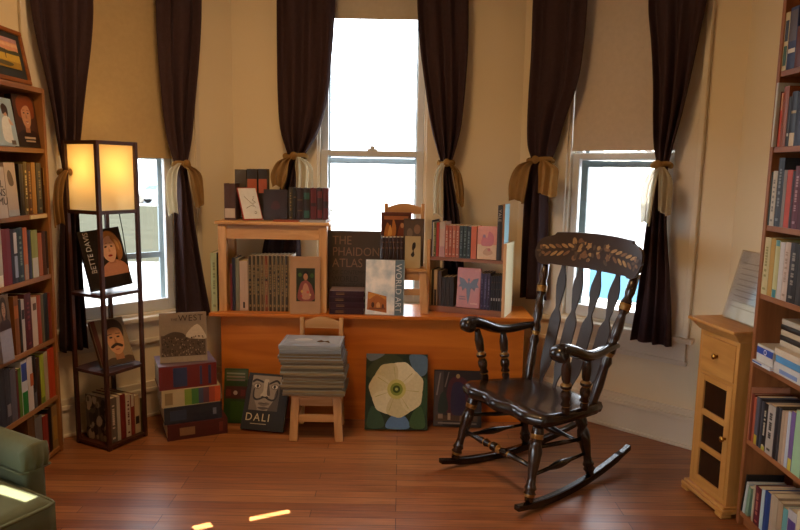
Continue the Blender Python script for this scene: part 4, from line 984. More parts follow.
rowR(1, [
 ('peach hardback', '#b47a5c', 744.4, 748.8, 384), ('red brown hardback', '#6a2a1a', 749, 751.6, 392), ('orange paperback', '#a8543a', 751.8, 754, 396, PB), ('grey blue paperback with yellow base', '#595c68', 754.2, 757.3, 395, dict(hard=False, bands=[(0, .2, '#b8a832')])), ('dark slim hardback', '#2c2a30', 757.5, 759.6, 398), ('blue grey slim hardback', '#3c4048', 759.8, 762, 400), ('black slim paperback with yellow base', '#1d1c1c', 762.2, 766, 402, dict(hard=False, bands=[(0, .1, '#a8a03a')], title='#bfb8a0')),
 ('thick off-white hardback with dark lettering marks', '#a39c92', 766.4, 774, 404, dict(title='#3a3634')), ('black hardback', '#262427', 774.3, 777.5, 406), ('charcoal hardback', '#343234', 777.8, 780.3, 407), ('beige paperback', '#a08c74', 780.6, 783.6, 410, PB), ('tan paperback', '#b39a80', 783.9, 786.6, 411, PB), ('white and blue paperback', '#aab4be', 786.9, 790, 411, PB), ('purple and yellow paperback', '#6a5488', 790.3, 794.4, 411, dict(hard=False, bands=[(0, .2, '#b8a83c')])), ('pale green paperback', '#8fb08c', 794.8, 804, 411, PB)],
 'on right bookcase, sixth visible shelf', 'books on right bookcase, sixth visible shelf', 430, .15)
rowR(0, [
 ('black hardback', '#17151a', 734, 740, 466, dict(tilt=7)), ('white and teal slim hardback', '#b2bcb8', 741, 744.5, 478, dict(tilt=7)), ('pale green slim paperback', '#7a9a80', 745, 748, 484, dict(hard=False, tilt=7)), ('cream slim paperback', '#b3a88c', 752, 754, 484, PB), ('maroon hardback', '#5a1a2a', 754.3, 760.2, 486, dict(title='#a86a5a')), ('pale blue slim paperback', '#a9c2c6', 760.6, 764, 488, PB), ('blue hardback', '#1f3f7a', 764.3, 770, 491), ('thick cream hardback', '#a3927a', 770.4, 777.6, 495), ('tan hardback', '#9a8266', 778, 783.5, 502), ('teal slim paperback', '#5f9a98', 783.8, 788.6, 509, PB), ('white and purple hardback', '#a7a4a0', 789, 798, 512, dict(bands=[(.45, .8, '#44346e')])), ('cream paperback', '#b9a888', 798.4, 808, 515, PB)],
 'on right bookcase, bottom shelf', 'books on right bookcase, bottom shelf', 505, .15)
# books lying flat on the fifth visible shelf
def flat(name, y0, L, x0, D, z, t, c, label, pages=PAGEW, bands=(), rough=.35, group=None, text=None):
    o = spine_book(name, t, L, D, c, frame_mat(Vector((x0, y0, z+.0004)), Vector((0, 0, 1)), Vector((1, 0, 0)), Vector((0, -1, 0))), pages=pages, bands=bands, rough=rough, patch=text or ())
    # spine runs along y, lying on its side: z' = along -y, x' = up
    return tag(o, label, 'book', group)
z5 = Rs(2)
gp = 'books lying flat on the fifth visible shelf of the right bookcase'
flat('hardback_book', 2.558, .125, 1.390, .19, z5, .012, '#c9ced8', 'slim white and blue booklet lying under the blue-banded book on the right bookcase', group=gp, bands=[(0, .55, '#3f57a0')])
fb1 = flat('hardback_book', 2.545, .115, 1.398, .19, z5+.013, .066, '#c3c2bc', 'thick white book with a dark blue band, lying flat on the right bookcase', group=gp, text=[(.02, .98, .48, .86, '#2c4a9e')])
mb = MB(); 
for i in range(20):
    a0, a1 = 2*PI*i/20, 2*PI*(i+1)/20
    mb.add([(.044+r_*math.cos(q_), -.003, .062+r_*math.sin(q_)) for r_, q_ in ((.0065, a0), (.0105, a0), (.0105, a1), (.0065, a1))], [(0, 1, 2, 3)], M('#dfe3ee', .5))
mb.build('white_ring_emblem', fb1)
flat('hardback_book', 2.425, .20, 1.40, .19, z5, .042, '#b9b6b0', 'white book lying at the bottom of the right-hand flat pile on the right bookcase', group=gp, text=[(.2, .75, .2, .55, '#6f86b4')])
flat('hardback_book', 2.42, .20, 1.402, .19, z5+.0428, .026, '#4d8ab8', 'light blue book lying in the middle of the right-hand flat pile on the right bookcase', group=gp)
flat('hardback_book', 2.424, .20, 1.398, .19, z5+.0698, .024, '#c2b49e', 'cream book lying on top of the right-hand flat pile on the right bookcase', group=gp)
for k, (c, n) in enumerate((('#b9ae9a', 'pale'), ('#241f1e', 'black'), ('#b5a68c', 'cream'), ('#1f1c1e', 'black covered'), ('#a8a294', 'greyish'))):
    flat('hardback_book', 2.46+.004*(k % 2), .2, 1.435, .155, z5+.0945+.0205*k, .0195, c, f'{n} flat book, {ORD[4-k]} from top of the rear pile on the right bookcase', group=gp)
# ---------------------------------------------------------------- on the floor by the lamp
def lie(name, loc, yaw, L, D, t, c, label, group=None, bands=(), patch=(), pages=PAGE, rough=.4, top=None, cat='book'):
    """book lying flat, spine towards the camera, left end at loc"""
    al = Vector((math.cos(yaw), math.sin(yaw), 0)); n = Vector((-al.y, al.x, 0)); up = Vector((0, 0, 1))
    o = spine_book(name, t, L, D, c, frame_mat(Vector(loc)+al*L+up*.0004, up, n, -al), pages=pages, bands=bands, patch=patch, rough=rough, right=top)
    return tag(o, label, cat, group)
sy = R(25.7); s0 = Vector((-1.183, 3.297, 0)); sn = Vector((-math.sin(sy), math.cos(sy), 0)); sa = Vector((math.cos(sy), math.sin(sy), 0))
g = 'big volumes stacked on the floor by the lamp'
lie('hardback_book', s0, sy, .306, .24, .085, '#4a1a18', 'big maroon volume at the bottom of the floor stack under the war-photo book', g, patch=[(.55, .8, .25, .75, '#8a6a4a'), (.08, .14, .2, .8, '#6a2a22')])
lie('hardback_book', s0+sn*.012-sa*.012+Vector((0, 0, .0854)), sy, .292, .235, .088, '#1f2736', 'big dark navy volume, second from the bottom of the floor stack', g, patch=[(.62, .9, .2, .8, '#2c3a52'), (.1, .16, .3, .7, '#6a7488')])
lie('hardback_book', s0+sn*.02-sa*.02+Vector((0, 0, .1742)), sy, .296, .235, .09, '#b9ad8c', 'big volume with a rainbow spine, second from the top of the floor stack', g,
    bands=[(0, .1, '#c0562e'), (.1, .2, '#a0442e'), (.2, .3, '#5e3a48'), (.3, .38, '#3c4a68'), (.38, .5, '#3c7a3c'), (.5, .62, '#7a9a3c')], patch=[(.82, .95, .15, .85, '#8a7a5a')])
lie('hardback_book', s0+sn*.03-sa*.03+Vector((0, 0, .2646)), sy, .29, .23, .1255, '#6a1a1c', 'big dark red volume with blue blocks on top of the floor stack', g, patch=[(.52, .76, .1, .9, '#27375e'), (.26, .3, .1, .9, '#27375e'), (.1, .15, .1, .9, '#27375e')], top='#6e5a6a')
a = Vector((-1.236, 3.372, 0)); b = a+Vector((.236*math.cos(R(18)), .236*math.sin(R(18)), 0))
wb_ = face_book('hardback_book', (b-a).length, .258, .024, '#8f7f6c', (a.x, a.y, .3912), R(18), R(6), label='sepia book with a crowd and a white tent, standing on the big volumes', rough=.45)
W_, H_ = (b-a).length, .258
rnd = random.Random(3)
cr = [Q(.03,.12,.97,.70,'#5a4a3a'), Q(.03,.55,.97,.76,'#8d7c66'), SM([(.55,.52),(.8,.76),(.99,.5),(.9,.45)],'#c9bba4'), SM([(.1,.55),(.3,.62),(.5,.58),(.5,.5),(.1,.48)],'#4a3c30')]
for k in range(150):
    x, y = rnd.uniform(.05, .95), rnd.uniform(.14, .52); cr.append(E(x, y, .014, .016, rnd.choice(['#8f7d66', '#2a2018', '#3c2f24', '#9c8a72', '#6a5846', '#33281f']), 0, 8))
art(wb_, W_, H_, cr, rough=.45)
art(wb_, W_, H_, [Q(.0,.0,1,.12,'#a3947e')], name='pale_band', rough=.45)
lettering('WEST', .045, M('#3a2c20', .5), wb_, (W_*.40, -.0135, H_*.84), name='title_lettering', spacing=1.1)
lettering('THE', .018, M('#3a2c20', .5), wb_, (W_*.24, -.0135, H_*.85), name='small_lettering')

# ---------------------------------------------------------------- books in the floor lamp
lrot = Matrix.Rotation(LYAW, 3, 'Z'); rf_n = lrot @ Vector((1, 0, 0)); rf_a = lrot @ Vector((0, 1, 0)); LC = Vector((LX, LY, 0))
lo_ = LC+rf_n*(hs-.024)-rf_a*(hs-.02)
row(LO if False else lo_, rf_a, -rf_n, SHZ[0]+.0005, [
 ('black book with a pale collage cover', '#5a5248', 110, 117, 398, dict(title='#b8ae9a')), ('white slim paperback', '#a8a094', 117.3, 120.6, 396, dict(hard=False)), ('dark red hardback', '#6a1f18', 121, 126, 394), ('white hardback', '#b5aa9a', 126.3, 131, 394, dict(title='#5a2a22')), ('red hardback with white top', '#7a2a1e', 131.3, 135, 394, dict(bands=[(.7, 1, '#b3a794')])), ('cream hardback', '#b09c78', 135.3, 139.5, 395, dict(patch=[(.25, .45, .1, .9, '#2a2420')])), ('beige hardback', '#a08c6c', 139.8, 143.5, 397), ('olive hardback', '#5e5a36', 143.8, 147.5, 398)],
 'in the lamp base', 'books standing in the base of the floor lamp', 420, depth=.175, amax=2*hs-.042)
col0 = [o for o in bpy.data.objects if o.get('label', '').startswith('black book with a pale collage')][0]
mb = MB(); rnd = random.Random(9)
hb = max(v.co.z for v in col0.data.vertices)
for k in range(46):
    y, z, r_ = rnd.uniform(.01, .165), rnd.uniform(.015, hb-.015), rnd.uniform(.009, .026)
    mb.add([(-.0006-.00008*k, min(.173, max(.002, y+r_*math.cos(2*PI*i/9)*rnd.uniform(.7, 1.2))), min(hb-.002, max(.002, z+1.3*r_*math.sin(2*PI*i/9)))) for i in range(9)], [tuple(range(9))], M(rnd.choice(['#9a8f80', '#5e574f', '#aba08e', '#2c2724', '#7d7468', '#3a3430']), .5))
mb.build('collage_print', col0)
fb = face_book('hardback_book', .205, .30, .022, '#17110f', (-1.504, 3.226, SHZ[2]+.001), R(44), R(16), R(6), label='black book with a blonde woman with bare shoulders, leaning on the upper lamp shelf', rough=.25)
sh = [Q(0,0,1,1,'#1a1210'), SM([(.38,.2),(.40,.34),(.52,.42),(.72,.46),(.9,.4),(.99,.3),(.98,.2)],'#b37c60'), P([(.58,.4),(.74,.4),(.72,.56),(.58,.54)],'#9c6a50'),
      SM([(.42,.62),(.46,.86),(.66,.96),(.86,.88),(.93,.66),(.9,.5),(.8,.42),(.78,.6),(.6,.8)],'#8a5a34'), SM([(.64,.42),(.5,.5),(.46,.66),(.52,.82),(.66,.88),(.78,.8),(.8,.64),(.76,.5)],'#cda083'),
      SM([(.46,.68),(.48,.86),(.64,.95),(.82,.88),(.85,.72),(.74,.86),(.58,.84)],'#a8743e'), E(.57,.69,.035,.013,'#2a1814',.1), E(.71,.69,.03,.013,'#2a1814',-.1), P([(.52,.735),(.62,.745),(.62,.755)],'#5a3a22'), P([(.67,.745),(.76,.735),(.67,.755)],'#5a3a22'),
      P([(.635,.68),(.67,.6),(.615,.6)],'#b08064'), SM([(.72,.84),(.86,.86),(.95,.7),(.93,.52),(.84,.44),(.82,.56),(.8,.7)],'#9a6a3c'), SM([(.8,.8),(.88,.74),(.88,.6),(.84,.66)],'#c09058'), E(.635,.535,.055,.018,'#8a2420'), Q(.36,0,1,.2,'#1a1210')]
art(fb, .205, .30, sh, rough=.25)
WH = M('#c9c4bd', .5)
lettering('BETTE DAVIS', .036, WH, fb, (.046, -.0034, .085), (PI/2, -PI/2, 0), sx=1.0)
mb_ = face_book('hardback_book', .17, .245, .022, '#6a4a34', (-1.472, 3.226, SHZ[1]+.001), R(46), R(30), R(2), label='brown book with a moustached man, leaning on the middle lamp shelf', rough=.35)
mz = [([((x-.5)*1.55+.6, (y-.58)*1.35+.5) for x, y in p], c) for p, c in portrait('#c08c62', '#3a281c', '#4a3828', '#8a7a5c', '#96663f')[1:-1]]
art(mb_, .17, .245, [Q(0,0,1,1,'#85755a')]+mz+[SM([(.42,.39),(.6,.45),(.78,.39),(.74,.345),(.6,.39),(.46,.345)], '#2a1a12'), E(.6,.31,.07,.012,'#8a4a3a'), Q(.02,.0,.15,1,'#5a281c')])

# ---------------------------------------------------------------- chair with magazines
rnd = random.Random(21); z = .2556
cs = ['#75694f', '#857858', '#665c48', '#8f8262', '#70664e', '#7c7058']
NM = 16
for k in range(NM):
    t = .0157+rnd.uniform(-.0015, .0015); 
    if k >= NM-2: t = .019
    x = -.594+rnd.uniform(-.010, .010)-(.012 if k >= NM-5 else 0)+.0*k; y = 3.303+rnd.uniform(-.008, .006); L = .318+rnd.uniform(-.008, .008)
    nm = 'magazine'
    lie(nm, (x, y, z), R(rnd.uniform(-1.2, 1.2)), L, .225, t, cs[k % 6] if k < NM-2 else ('#7d8890', '#8f9aa2')[k-NM+2], ('grey magazine, ' if k < NM-2 else 'glossy blue-grey magazine, ')+ORD[NM-1-k]+" from the top of the stack on the floor child's chair", "magazines stacked on the floor child's chair",
        pages=M('#8d8878', .6, var=.2, scale=200), rough=.3, top='#8793a0' if k >= NM-5 else '#7d7f78', cat='magazine')
    z += t+.0006
topm = [o for o in bpy.data.objects if o.get('label', '').startswith('glossy blue-grey magazine, first')][0]
mb = MB(); tx = max(v.co.x for v in topm.data.vertices)
for k, (pts, c) in enumerate([Q(.04, .25, .95, .98, '#9aa4ac'), SM([(.2,.3),(.24,.5),(.3,.44),(.36,.55),(.42,.4),(.36,.34),(.28,.38)], '#2c2e34'), SM([(.5,.55),(.6,.7),(.75,.66),(.8,.5),(.65,.45)], '#b9bfc2')]):
    mb.add([(tx+.0004+.0002*k, .225*v, .315*u) for u, v in pts], [tuple(range(len(pts)))], M(c, .25))
mb.build('cover_picture', topm)

# ---------------------------------------------------------------- leaning on the table front
dl = face_book('hardback_book', .238, .305, .024, '#15110f', (-.848, 3.462, 0), R(-9), R(27), R(-.5), spine='#9a9282', label='black book with a close-up face with an upturned moustache, leaning on the table', rough=.55)
gy = ['#8d7f6c', '#4c4238', '#221b17', '#b3a48c', '#6a5d4e']
fs_ = [Q(0,0,1,1,gy[0]), SM([(.0,.0),(.0,.7),(.12,.55),(.16,.3),(.3,0)], gy[4]), SM([(1,0),(1,.75),(.86,.55),(.82,.3),(.66,0)], gy[1]), SM([(.42,.86),(.5,.9),(.58,.86),(.58,.55),(.66,.42),(.5,.36),(.34,.42),(.42,.55)], gy[3]), SM([(.56,.84),(.64,.6),(.68,.44),(.58,.44),(.55,.6)], gy[1]),
       SM([(.02,.84),(.14,.9),(.38,.84),(.38,.79),(.16,.84),(.04,.78)], gy[2]), SM([(.62,.8),(.84,.9),(.98,.82),(.96,.77),(.84,.84),(.62,.75)], gy[2]),
       E(.2,.69,.13,.085,gy[4]), E(.81,.69,.13,.085,gy[4]), E(.2,.69,.1,.055,'#c9bca6'), E(.81,.69,.1,.055,'#c9bca6'), E(.21,.69,.045,.05,gy[2]), E(.8,.69,.045,.05,gy[2]),
       E(.43,.385,.05,.025,gy[2]), E(.58,.385,.05,.025,gy[2]), SM([(.5,.36),(.35,.3),(.2,.28),(.1,.36),(.08,.52),(.1,.62),(.13,.6),(.12,.48),(.15,.38),(.24,.33),(.36,.36),(.5,.4),(.64,.36),(.78,.33),(.87,.38),(.9,.48),(.89,.6),(.92,.62),(.95,.5),(.91,.36),(.8,.28),(.65,.3)], gy[2]),
       SM([(.3,.2),(.42,.24),(.5,.22),(.6,.24),(.72,.2),(.6,.14),(.5,.12),(.4,.14)], gy[4]), P([(.3,.195),(.5,.205),(.72,.195),(.5,.185)], gy[2]), SM([(.3,.08),(.5,.1),(.7,.08),(.5,.02)], gy[1])]
art(dl, .238, .305, fs_, box=(.11, .34, .80, .96), rough=.5)
lettering('DALI', .058, M('#c9b98f', .5), dl, (.018, -.0042, .047), spacing=1.25, sx=.95)
MB().box(.05, .14, -.0012, -.0005, .03, .034, M('#a89a78', .5)).build('small_print', dl)
gr = face_book('hardback_book', .13, .30, .02, '#2f4a26', (-.968, 3.566, 0), R(-3), R(9), label='dark green book with grey rows and red squares, behind the black moustache book', rough=.4)
art(gr, .13, .30, [Q(0,0,1,1,'#2c4422'), Q(.05,.8,1,.98,'#4a5a3a'), Q(.05,.45,1,.68,'#4a2620'), Q(.1,.9,.9,.93,'#8a9078'), Q(.1,.84,.9,.87,'#8a7a68'), Q(.1,.78,.9,.81,'#7a6a60'), E(.5,.56,.09,.04,'#b0a498'), Q(.1,.5,.3,.62,'#6a2a26'), Q(.72,.5,.92,.62,'#6a2a26'), Q(.3,.06,.95,.4,'#35541f')])
fl = face_book('hardback_book', .342, .41, .026, '#27332a', (-.178, 3.492, 0), R(0), R(19), label='large book with a big white flower, leaning on the table front', rough=.4)
fs_ = [Q(0,0,1,1,'#26352a'), SM([(0,.75),(.2,.95),(.45,.99),(.6,.9),(.4,.8),(.15,.66)], '#3a4630'), SM([(.7,.98),(.98,.97),(.98,.75),(.82,.72)], '#54708a'), SM([(.0,.95),(.0,1),(.3,1),(.1,.9)], '#6a7a8c'), SM([(.82,.62),(.99,.66),(.97,.2),(.86,.3)], '#2f4a32'), SM([(.35,.02),(.7,.02),(.66,.16),(.5,.2),(.38,.14)], '#5a7fae'), SM([(.04,.03),(.3,.04),(.26,.2),(.1,.3)], '#34503c'), SM([(.72,.04),(.96,.04),(.9,.3),(.76,.22)], '#3e5a38')]
NP = 7
for k in range(NP):
    a = 2*PI*k/NP+.35; c, s = math.cos(a), math.sin(a); R1 = .44; asp = .342/.41
    pts = []
    for r_, w_ in ((.05, .0), (.2, .16), (.36, .2), (R1, .07), (R1+.02, 0), (R1, -.07), (.36, -.2), (.2, -.16)): pts.append((.5+(r_*c-w_*s)*.98, .53+(r_*s+w_*c)*asp*.98))
    fs_.append(SM(pts, ('#cfc7a2', '#d9d3b4', '#c6bd94')[k % 3]))
for k in range(NP):
    a = 2*PI*(k+.5)/NP+.35; c, s = math.cos(a), math.sin(a); fs_.append(P([(.5+.06*c, .53+.06*s), (.5+.36*c-.006*s, .53+(.36*s+.006*c)*.83), (.5+.36*c+.006*s, .53+(.36*s-.006*c)*.83)], '#a9a46a'))
fs_ += [E(.5,.53,.15,.13,'#bdb86e'), E(.5,.53,.1,.085,'#7d8a3a'), E(.5,.53,.06,.05,'#3a4a22'), E(.5,.53,.025,.02,'#a8b060')]
art(fl, .342, .41, fs_, rough=.25)
dk = face_book('hardback_book', .268, .31, .022, '#231d22', (.198, 3.566, 0), R(-3), R(12), label='dark book with a dim red arch, leaning on the table behind the rocking chair', rough=.25)
art(dk, .268, .31, [Q(0,0,1,1,'#262126'), Q(.02,.02,.2,.98,'#453c3c'), SM([(.3,.2),(.3,.75),(.5,.9),(.72,.75),(.72,.2)], '#4a1f2a'), SM([(.38,.25),(.38,.7),(.5,.8),(.64,.7),(.64,.25)], '#2a2440'), P([(.05,.55),(.12,.95),(.15,.95),(.08,.55)], '#7d7470'), P([(.22,.7),(.3,.97),(.32,.97),(.25,.7)], '#6a625c'), SM([(.1,.25),(.14,.55),(.24,.6),(.3,.3)], '#1f2c28'), Q(.05,.1,.92,.2,'#4a3426'), Q(.1,.14,.2,.22,'#8a7460'), Q(.3,.12,.36,.24,'#a08a70'), Q(.55,.1,.6,.2,'#7a5a44'), E(.5,.9,.04,.04,'#a08c5a'), Q(.1,.05,.9,.075,'#7d746c')])

# ---------------------------------------------------------------- on the long low table
tz = TZ+.0005
h = on_y(212, 253, 3.66).z-TZ
o = spine_book('hardback_book', .036, h, .2, '#a8b084', frame_mat(Vector((-1.046, 3.662, tz)), Vector((1, 0, 0)), Vector((0, 1, 0)), Vector((0, 0, 1))), right='#33322c', title='#7d8660')
tag(o, 'tall pale green book at the left end of the table outside the side table leg', 'book')
row((0, 3.69, 0), (1, 0, 0), (0, 1, 0), tz, [
 ('red slim paperback', '#7a2a26', 230.3, 232.2, 264, PB), ('navy slim hardback', '#242a40', 232.4, 235.4, 258), ('grey green hardback', '#7d806e', 235.7, 239.4, 259), ('pinkish white hardback with dark base mark', '#c0a894', 239.7, 248, 261, dict(patch=[(.06, .18, .4, .62, '#2c2420')]))] +
 [(('dark brown volume', 'olive brown volume', 'dark olive volume', 'brown volume', 'red brown volume', 'dark brown volume', 'olive brown volume', 'dark olive volume', 'brown volume', 'dark brown volume')[k], ('#2e2618', '#3c3420', '#37331f', '#5a4426', '#7a3a1e', '#2e2618', '#3c3420', '#37331f', '#43371f', '#2e2618')[k], 248.4+4.05*k, 252.1+4.05*k, 256, dict(title='#8a7448', bands=[(.55, .62, '#191410')], left='#a08a62', right='#a08a62')) for k in range(10)] +
 [('tan hardback', '#a5875c', 289.2, 292, 256)],
 'under the pine side table', 'books standing under the pine side table', 288, depth=.15, hlim=.39)
fk = face_book('hardback_book', .165, .318, .016, '#b08a66', (-.602, 3.632, tz), R(2), R(2), label='tan book with a woman in a flowered dress, under the side table', rough=.4)
art(fk, .165, .318, [Q(0,0,1,1,'#26301e'), SM([(.1,.05),(.2,.5),(.4,.62),(.6,.62),(.85,.45),(.95,.05)], '#8a4a44'), SM([(.3,.1),(.4,.5),(.6,.5),(.75,.1)], '#b9846a'), E(.5,.74,.12,.1,'#b07e5a'), SM([(.36,.74),(.38,.88),(.5,.93),(.62,.88),(.64,.74),(.56,.83),(.44,.83)], '#1c1412'), E(.2,.8,.1,.06,'#4a6a2c'), E(.84,.78,.1,.07,'#3c5a28'), E(.3,.3,.06,.04,'#c9a04a'), E(.62,.28,.07,.04,'#c05a4a'), E(.75,.2,.05,.03,'#d0b070'), E(.28,.16,.05,.03,'#b03a3a')], box=(.2, .22, .82, .8))
# purple volumes
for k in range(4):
    lie('hardback_book', (-.388+.004*(k % 2), 3.645-.002*k, TZ+.0004+.0338*k), R((0, .8, -.6, .4)[k]), .19, .128, .033, ('#2e1824', '#341a28', '#2c1622', '#331c2a')[k], f'dark purple volume, {ORD[3-k]} from the top of the small stack before the atlas', 'dark purple volumes stacked on the table', patch=[(.58, .82, .3, .42, '#8a6a48'), (.58, .82, .55, .62, '#8a6a48')], top='#4a3440' if k < 3 else '#8a7a80', rough=.25)  # uppermost cover paler: glare on the gloss put into its colour
# atlas
at_ = face_book('atlas', .303, .447, .034, '#453a31', (-.4155, 3.797, tz), R(0), R(3), label='very large dark atlas with brown block lettering in front of the center window', rough=.3)
T1 = M('#826650', .45); T2 = M('#2c221c', .45)
for i, (tx, sz, mt) in enumerate((('THE', .066, T1), ('PHAIDON', .066, T1), ('ATLAS', .066, T1), ('OF CONTEMPORARY', .032, T2), ('WORLD', .045, T2), ('ARCHITECTURE', .036, T2))):
    lettering(tx, sz*1.07, mt, at_, (.026, -.0012, .445-(.075, .14, .205, .247, .29, .325)[i]), sx=.86 if i else .86)
# silver art book
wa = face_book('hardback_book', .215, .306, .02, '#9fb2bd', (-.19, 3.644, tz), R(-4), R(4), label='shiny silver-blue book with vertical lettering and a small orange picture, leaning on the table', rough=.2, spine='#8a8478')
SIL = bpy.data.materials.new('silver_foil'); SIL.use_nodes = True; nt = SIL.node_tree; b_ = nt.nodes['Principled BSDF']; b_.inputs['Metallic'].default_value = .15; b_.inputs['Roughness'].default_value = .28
n_ = nt.nodes.new('ShaderNodeTexNoise'); n_.inputs['Scale'].default_value = 14; n_.inputs['Detail'].default_value = 5; c_ = nt.nodes.new('ShaderNodeValToRGB'); c_.color_ramp.elements[0].color = lin('#b4cad8'); c_.color_ramp.elements[1].color = lin('#ffffff'); c_.color_ramp.elements[0].position = .3; c_.color_ramp.elements[1].position = .62  # bright reflections on the foil are put into its colour as white patches
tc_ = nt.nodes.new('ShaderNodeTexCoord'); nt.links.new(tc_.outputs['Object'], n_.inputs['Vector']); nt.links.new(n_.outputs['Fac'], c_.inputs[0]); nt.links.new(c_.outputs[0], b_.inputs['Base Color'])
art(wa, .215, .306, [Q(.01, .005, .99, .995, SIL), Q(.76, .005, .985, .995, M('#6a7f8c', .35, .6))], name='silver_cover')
art(wa, .215, .306, [P([(.05,.09),(.56,.04),(.55,.34),(.07,.42)], '#a8622a'), SM([(.1,.28),(.3,.36),(.52,.28),(.5,.34),(.1,.4)], '#c98a3c'), E(.2,.18,.04,.05,'#4a2a18'), E(.34,.17,.05,.06,'#d09a5c'), E(.46,.15,.03,.05,'#5a2e1a'), Q(.1,.1,.52,.13,'#7a421e')], y0=-.0009)
lettering('WORLD ART', .046, M('#d3dade', .4), wa, (.168, -.0012, .286), (PI/2, PI/2, 0), sx=1.0)

# things on the seat of the chair standing on the table
sz = TZ+.2556
row((0, 3.735, 0), (1, 0, 0), (0, 1, 0), sz, [(('dark brown', 'umber', 'dark brown', 'umber', 'dark brown', 'umber')[k]+' bound volume', ('#2c1a14', '#38221a', '#2c1a14', '#362019', '#2a1812', '#341e17')[k], 381.2+3.75*k, 384.7+3.75*k, 237.5, dict(bands=[(.62, .68, '#5e4230'), (.82, .86, '#5e4230')])) for k in range(6)],
    "on the table chair's seat", "dark bound volumes on the table chair's seat", 250, depth=.1)
def rect_on(Y, x0, x1, y0, z): a = on_y(x0, (y0+262)/2, Y); b = on_y(x1, (y0+262)/2, Y); return a.x, b.x-a.x, on_y((x0+x1)/2, y0, Y).z-z
x, w_, h_ = rect_on(3.868, 381, 411, 212.5, sz)
o = face_book('hardback_book', w_, h_, .02, '#5e2c1e', (x, 3.868, sz), 0, R(.5), label='reddish brown book with glowing orange figures, behind the dark volumes on the table chair', rough=.35)
art(o, w_, h_, [Q(.04,.4,.96,.96,'#4a2218'), SM([(.1,.55),(.2,.8),(.34,.7),(.4,.88),(.5,.7),(.44,.5),(.25,.46)], '#b5712e'), SM([(.22,.55),(.3,.76),(.36,.58)], '#dba04e'), SM([(.55,.5),(.65,.8),(.8,.7),(.9,.5)], '#7a3c26'), Q(.1,.86,.9,.93,'#a5643c'), E(.7,.75,.06,.05,'#c08a5c')])
x, w_, h_ = rect_on(3.80, 403.5, 424, 219, sz)
o = face_book('hardback_book', w_, h_, .02, '#55483f', (x, 3.80, sz), 0, R(1.5), label='grey brown patterned book behind the small cream book on the table chair', rough=.4)
art(o, w_, h_, [Q(.04,.04,.96,.96,'#5c4e44'), E(.3,.7,.14,.1,'#7d6a5c'), E(.66,.78,.16,.1,'#8a6a58'), E(.5,.5,.2,.1,'#74665c'), E(.75,.55,.1,.08,'#493c36'), E(.25,.45,.1,.07,'#8f8070')])
x, w_, h_ = rect_on(3.72, 405, 420.5, 236.5, sz)
o = face_book('paperback_book', w_, h_, .012, '#b5a47e', (x, 3.715, sz), 0, R(4), label='small cream book with a black silhouette, at the front of the table chair seat', rough=.45, cov=.0015)
art(o, w_, h_, [SM([(.45,.62),(.5,.78),(.66,.8),(.68,.66),(.56,.55),(.62,.42),(.5,.34),(.38,.42),(.5,.52)], '#1c1614')])

# ---------------------------------------------------------------- on the pine side table
uz = UZ+.0005
row((0, 3.73, 0), (1, 0, 0), (0, 1, 0), uz, [('dark brown box-like book with a white base', '#4a2e22', 224.3, 235.5, 183.5, dict(bands=[(.06, .32, '#bdb4aa')]))], 'on the pine side table', 'books on the pine side table', 205, depth=.1)
row((0, 3.855, 0), (1, 0, 0), (0, 1, 0), uz, [('grey olive hardback', '#4c4438', 235, 246.5, 169.5), ('black hardback with an orange block', '#2a2422', 247, 257.5, 169, dict(bands=[(.52, .80, '#b05a34')])), ('black hardback with an orange band', '#2a2422', 258.2, 267.5, 169, dict(bands=[(.52, .80, '#a85230')]))], 'of rear row on pine side table', 'books on the pine side table', 195, depth=.065)
cdw, cdh = .113, .2
cd_ = empty('framed_sketch', (-.868, 3.694, uz), 0, 'white framed sketch with a red edge on a small wire easel on the side table', 'picture')
cd_.matrix_world = frame_mat(Vector((-.866, 3.69, uz+.006)), Vector((math.cos(R(34)), math.sin(R(34)), 0)), (Matrix.Rotation(R(34), 3, 'Z') @ Vector((0, math.cos(R(30)), -math.sin(R(30))))), (Matrix.Rotation(R(34), 3, 'Z') @ Vector((0, math.sin(R(30)), math.cos(R(30))))))
mb = MB(); mb.box(0, cdw, 0, .007, 0, cdh, M('#a8342c', .45)); mb.build('red_frame', cd_)
mb = MB(); mb.box(.005, cdw-.004, -.0012, -.0002, .005, cdh-.004, M('#dde3ea', .4)); sk = mb.build('sketch_sheet', cd_)
mb = MB(); ik = M('#2a2c34', .6)
for k, (pts) in enumerate(([(.03,.145),(.085,.075)], [(.03,.07),(.06,.085),(.075,.08)], [(.085,.13),(.075,.12),(.09,.105),(.07,.1)], [(.075,.05),(.085,.045),(.08,.035),(.07,.04)], [(.09,.14),(.08,.14)])):
    mb.sweep([(x, -.0018, z) for x, z in bez([(a, b, 0) for a, b in pts], 4) and [(v.x, v.y) for v in bez([(a, b, 0) for a, b in pts], 4)]], .0012 if k else .0009, ik, 5)
mb.build('sketch_line', sk)
mb = MB(); mb.sweep([(.02, .008, .10), (.02, .075, .052)], .002, M('#b9b2a4', .35, .6), 6); mb.sweep([(cdw-.02, .008, .10), (cdw-.02, .075, .052)], .002, M('#b9b2a4', .35, .6), 6); mb.sweep([(.02, .074, .054), (cdw-.02, .074, .054)], .002, M('#b9b2a4', .35, .6), 6); mb.build('easel', cd_)
x0 = on_y(263.5, 205, 3.745).x
o = face_book('hardback_book', .132, .172, .03, '#2e211c', (x0, 3.745, uz), 0, R(3), label='black leather book facing out beside the white sketch on the side table', rough=.4)
art(o, .132, .172, [Q(.1,.1,.9,.9,'#34251f'), SM([(.3,.4),(.4,.6),(.6,.62),(.7,.42),(.5,.34)], '#4a2620')])
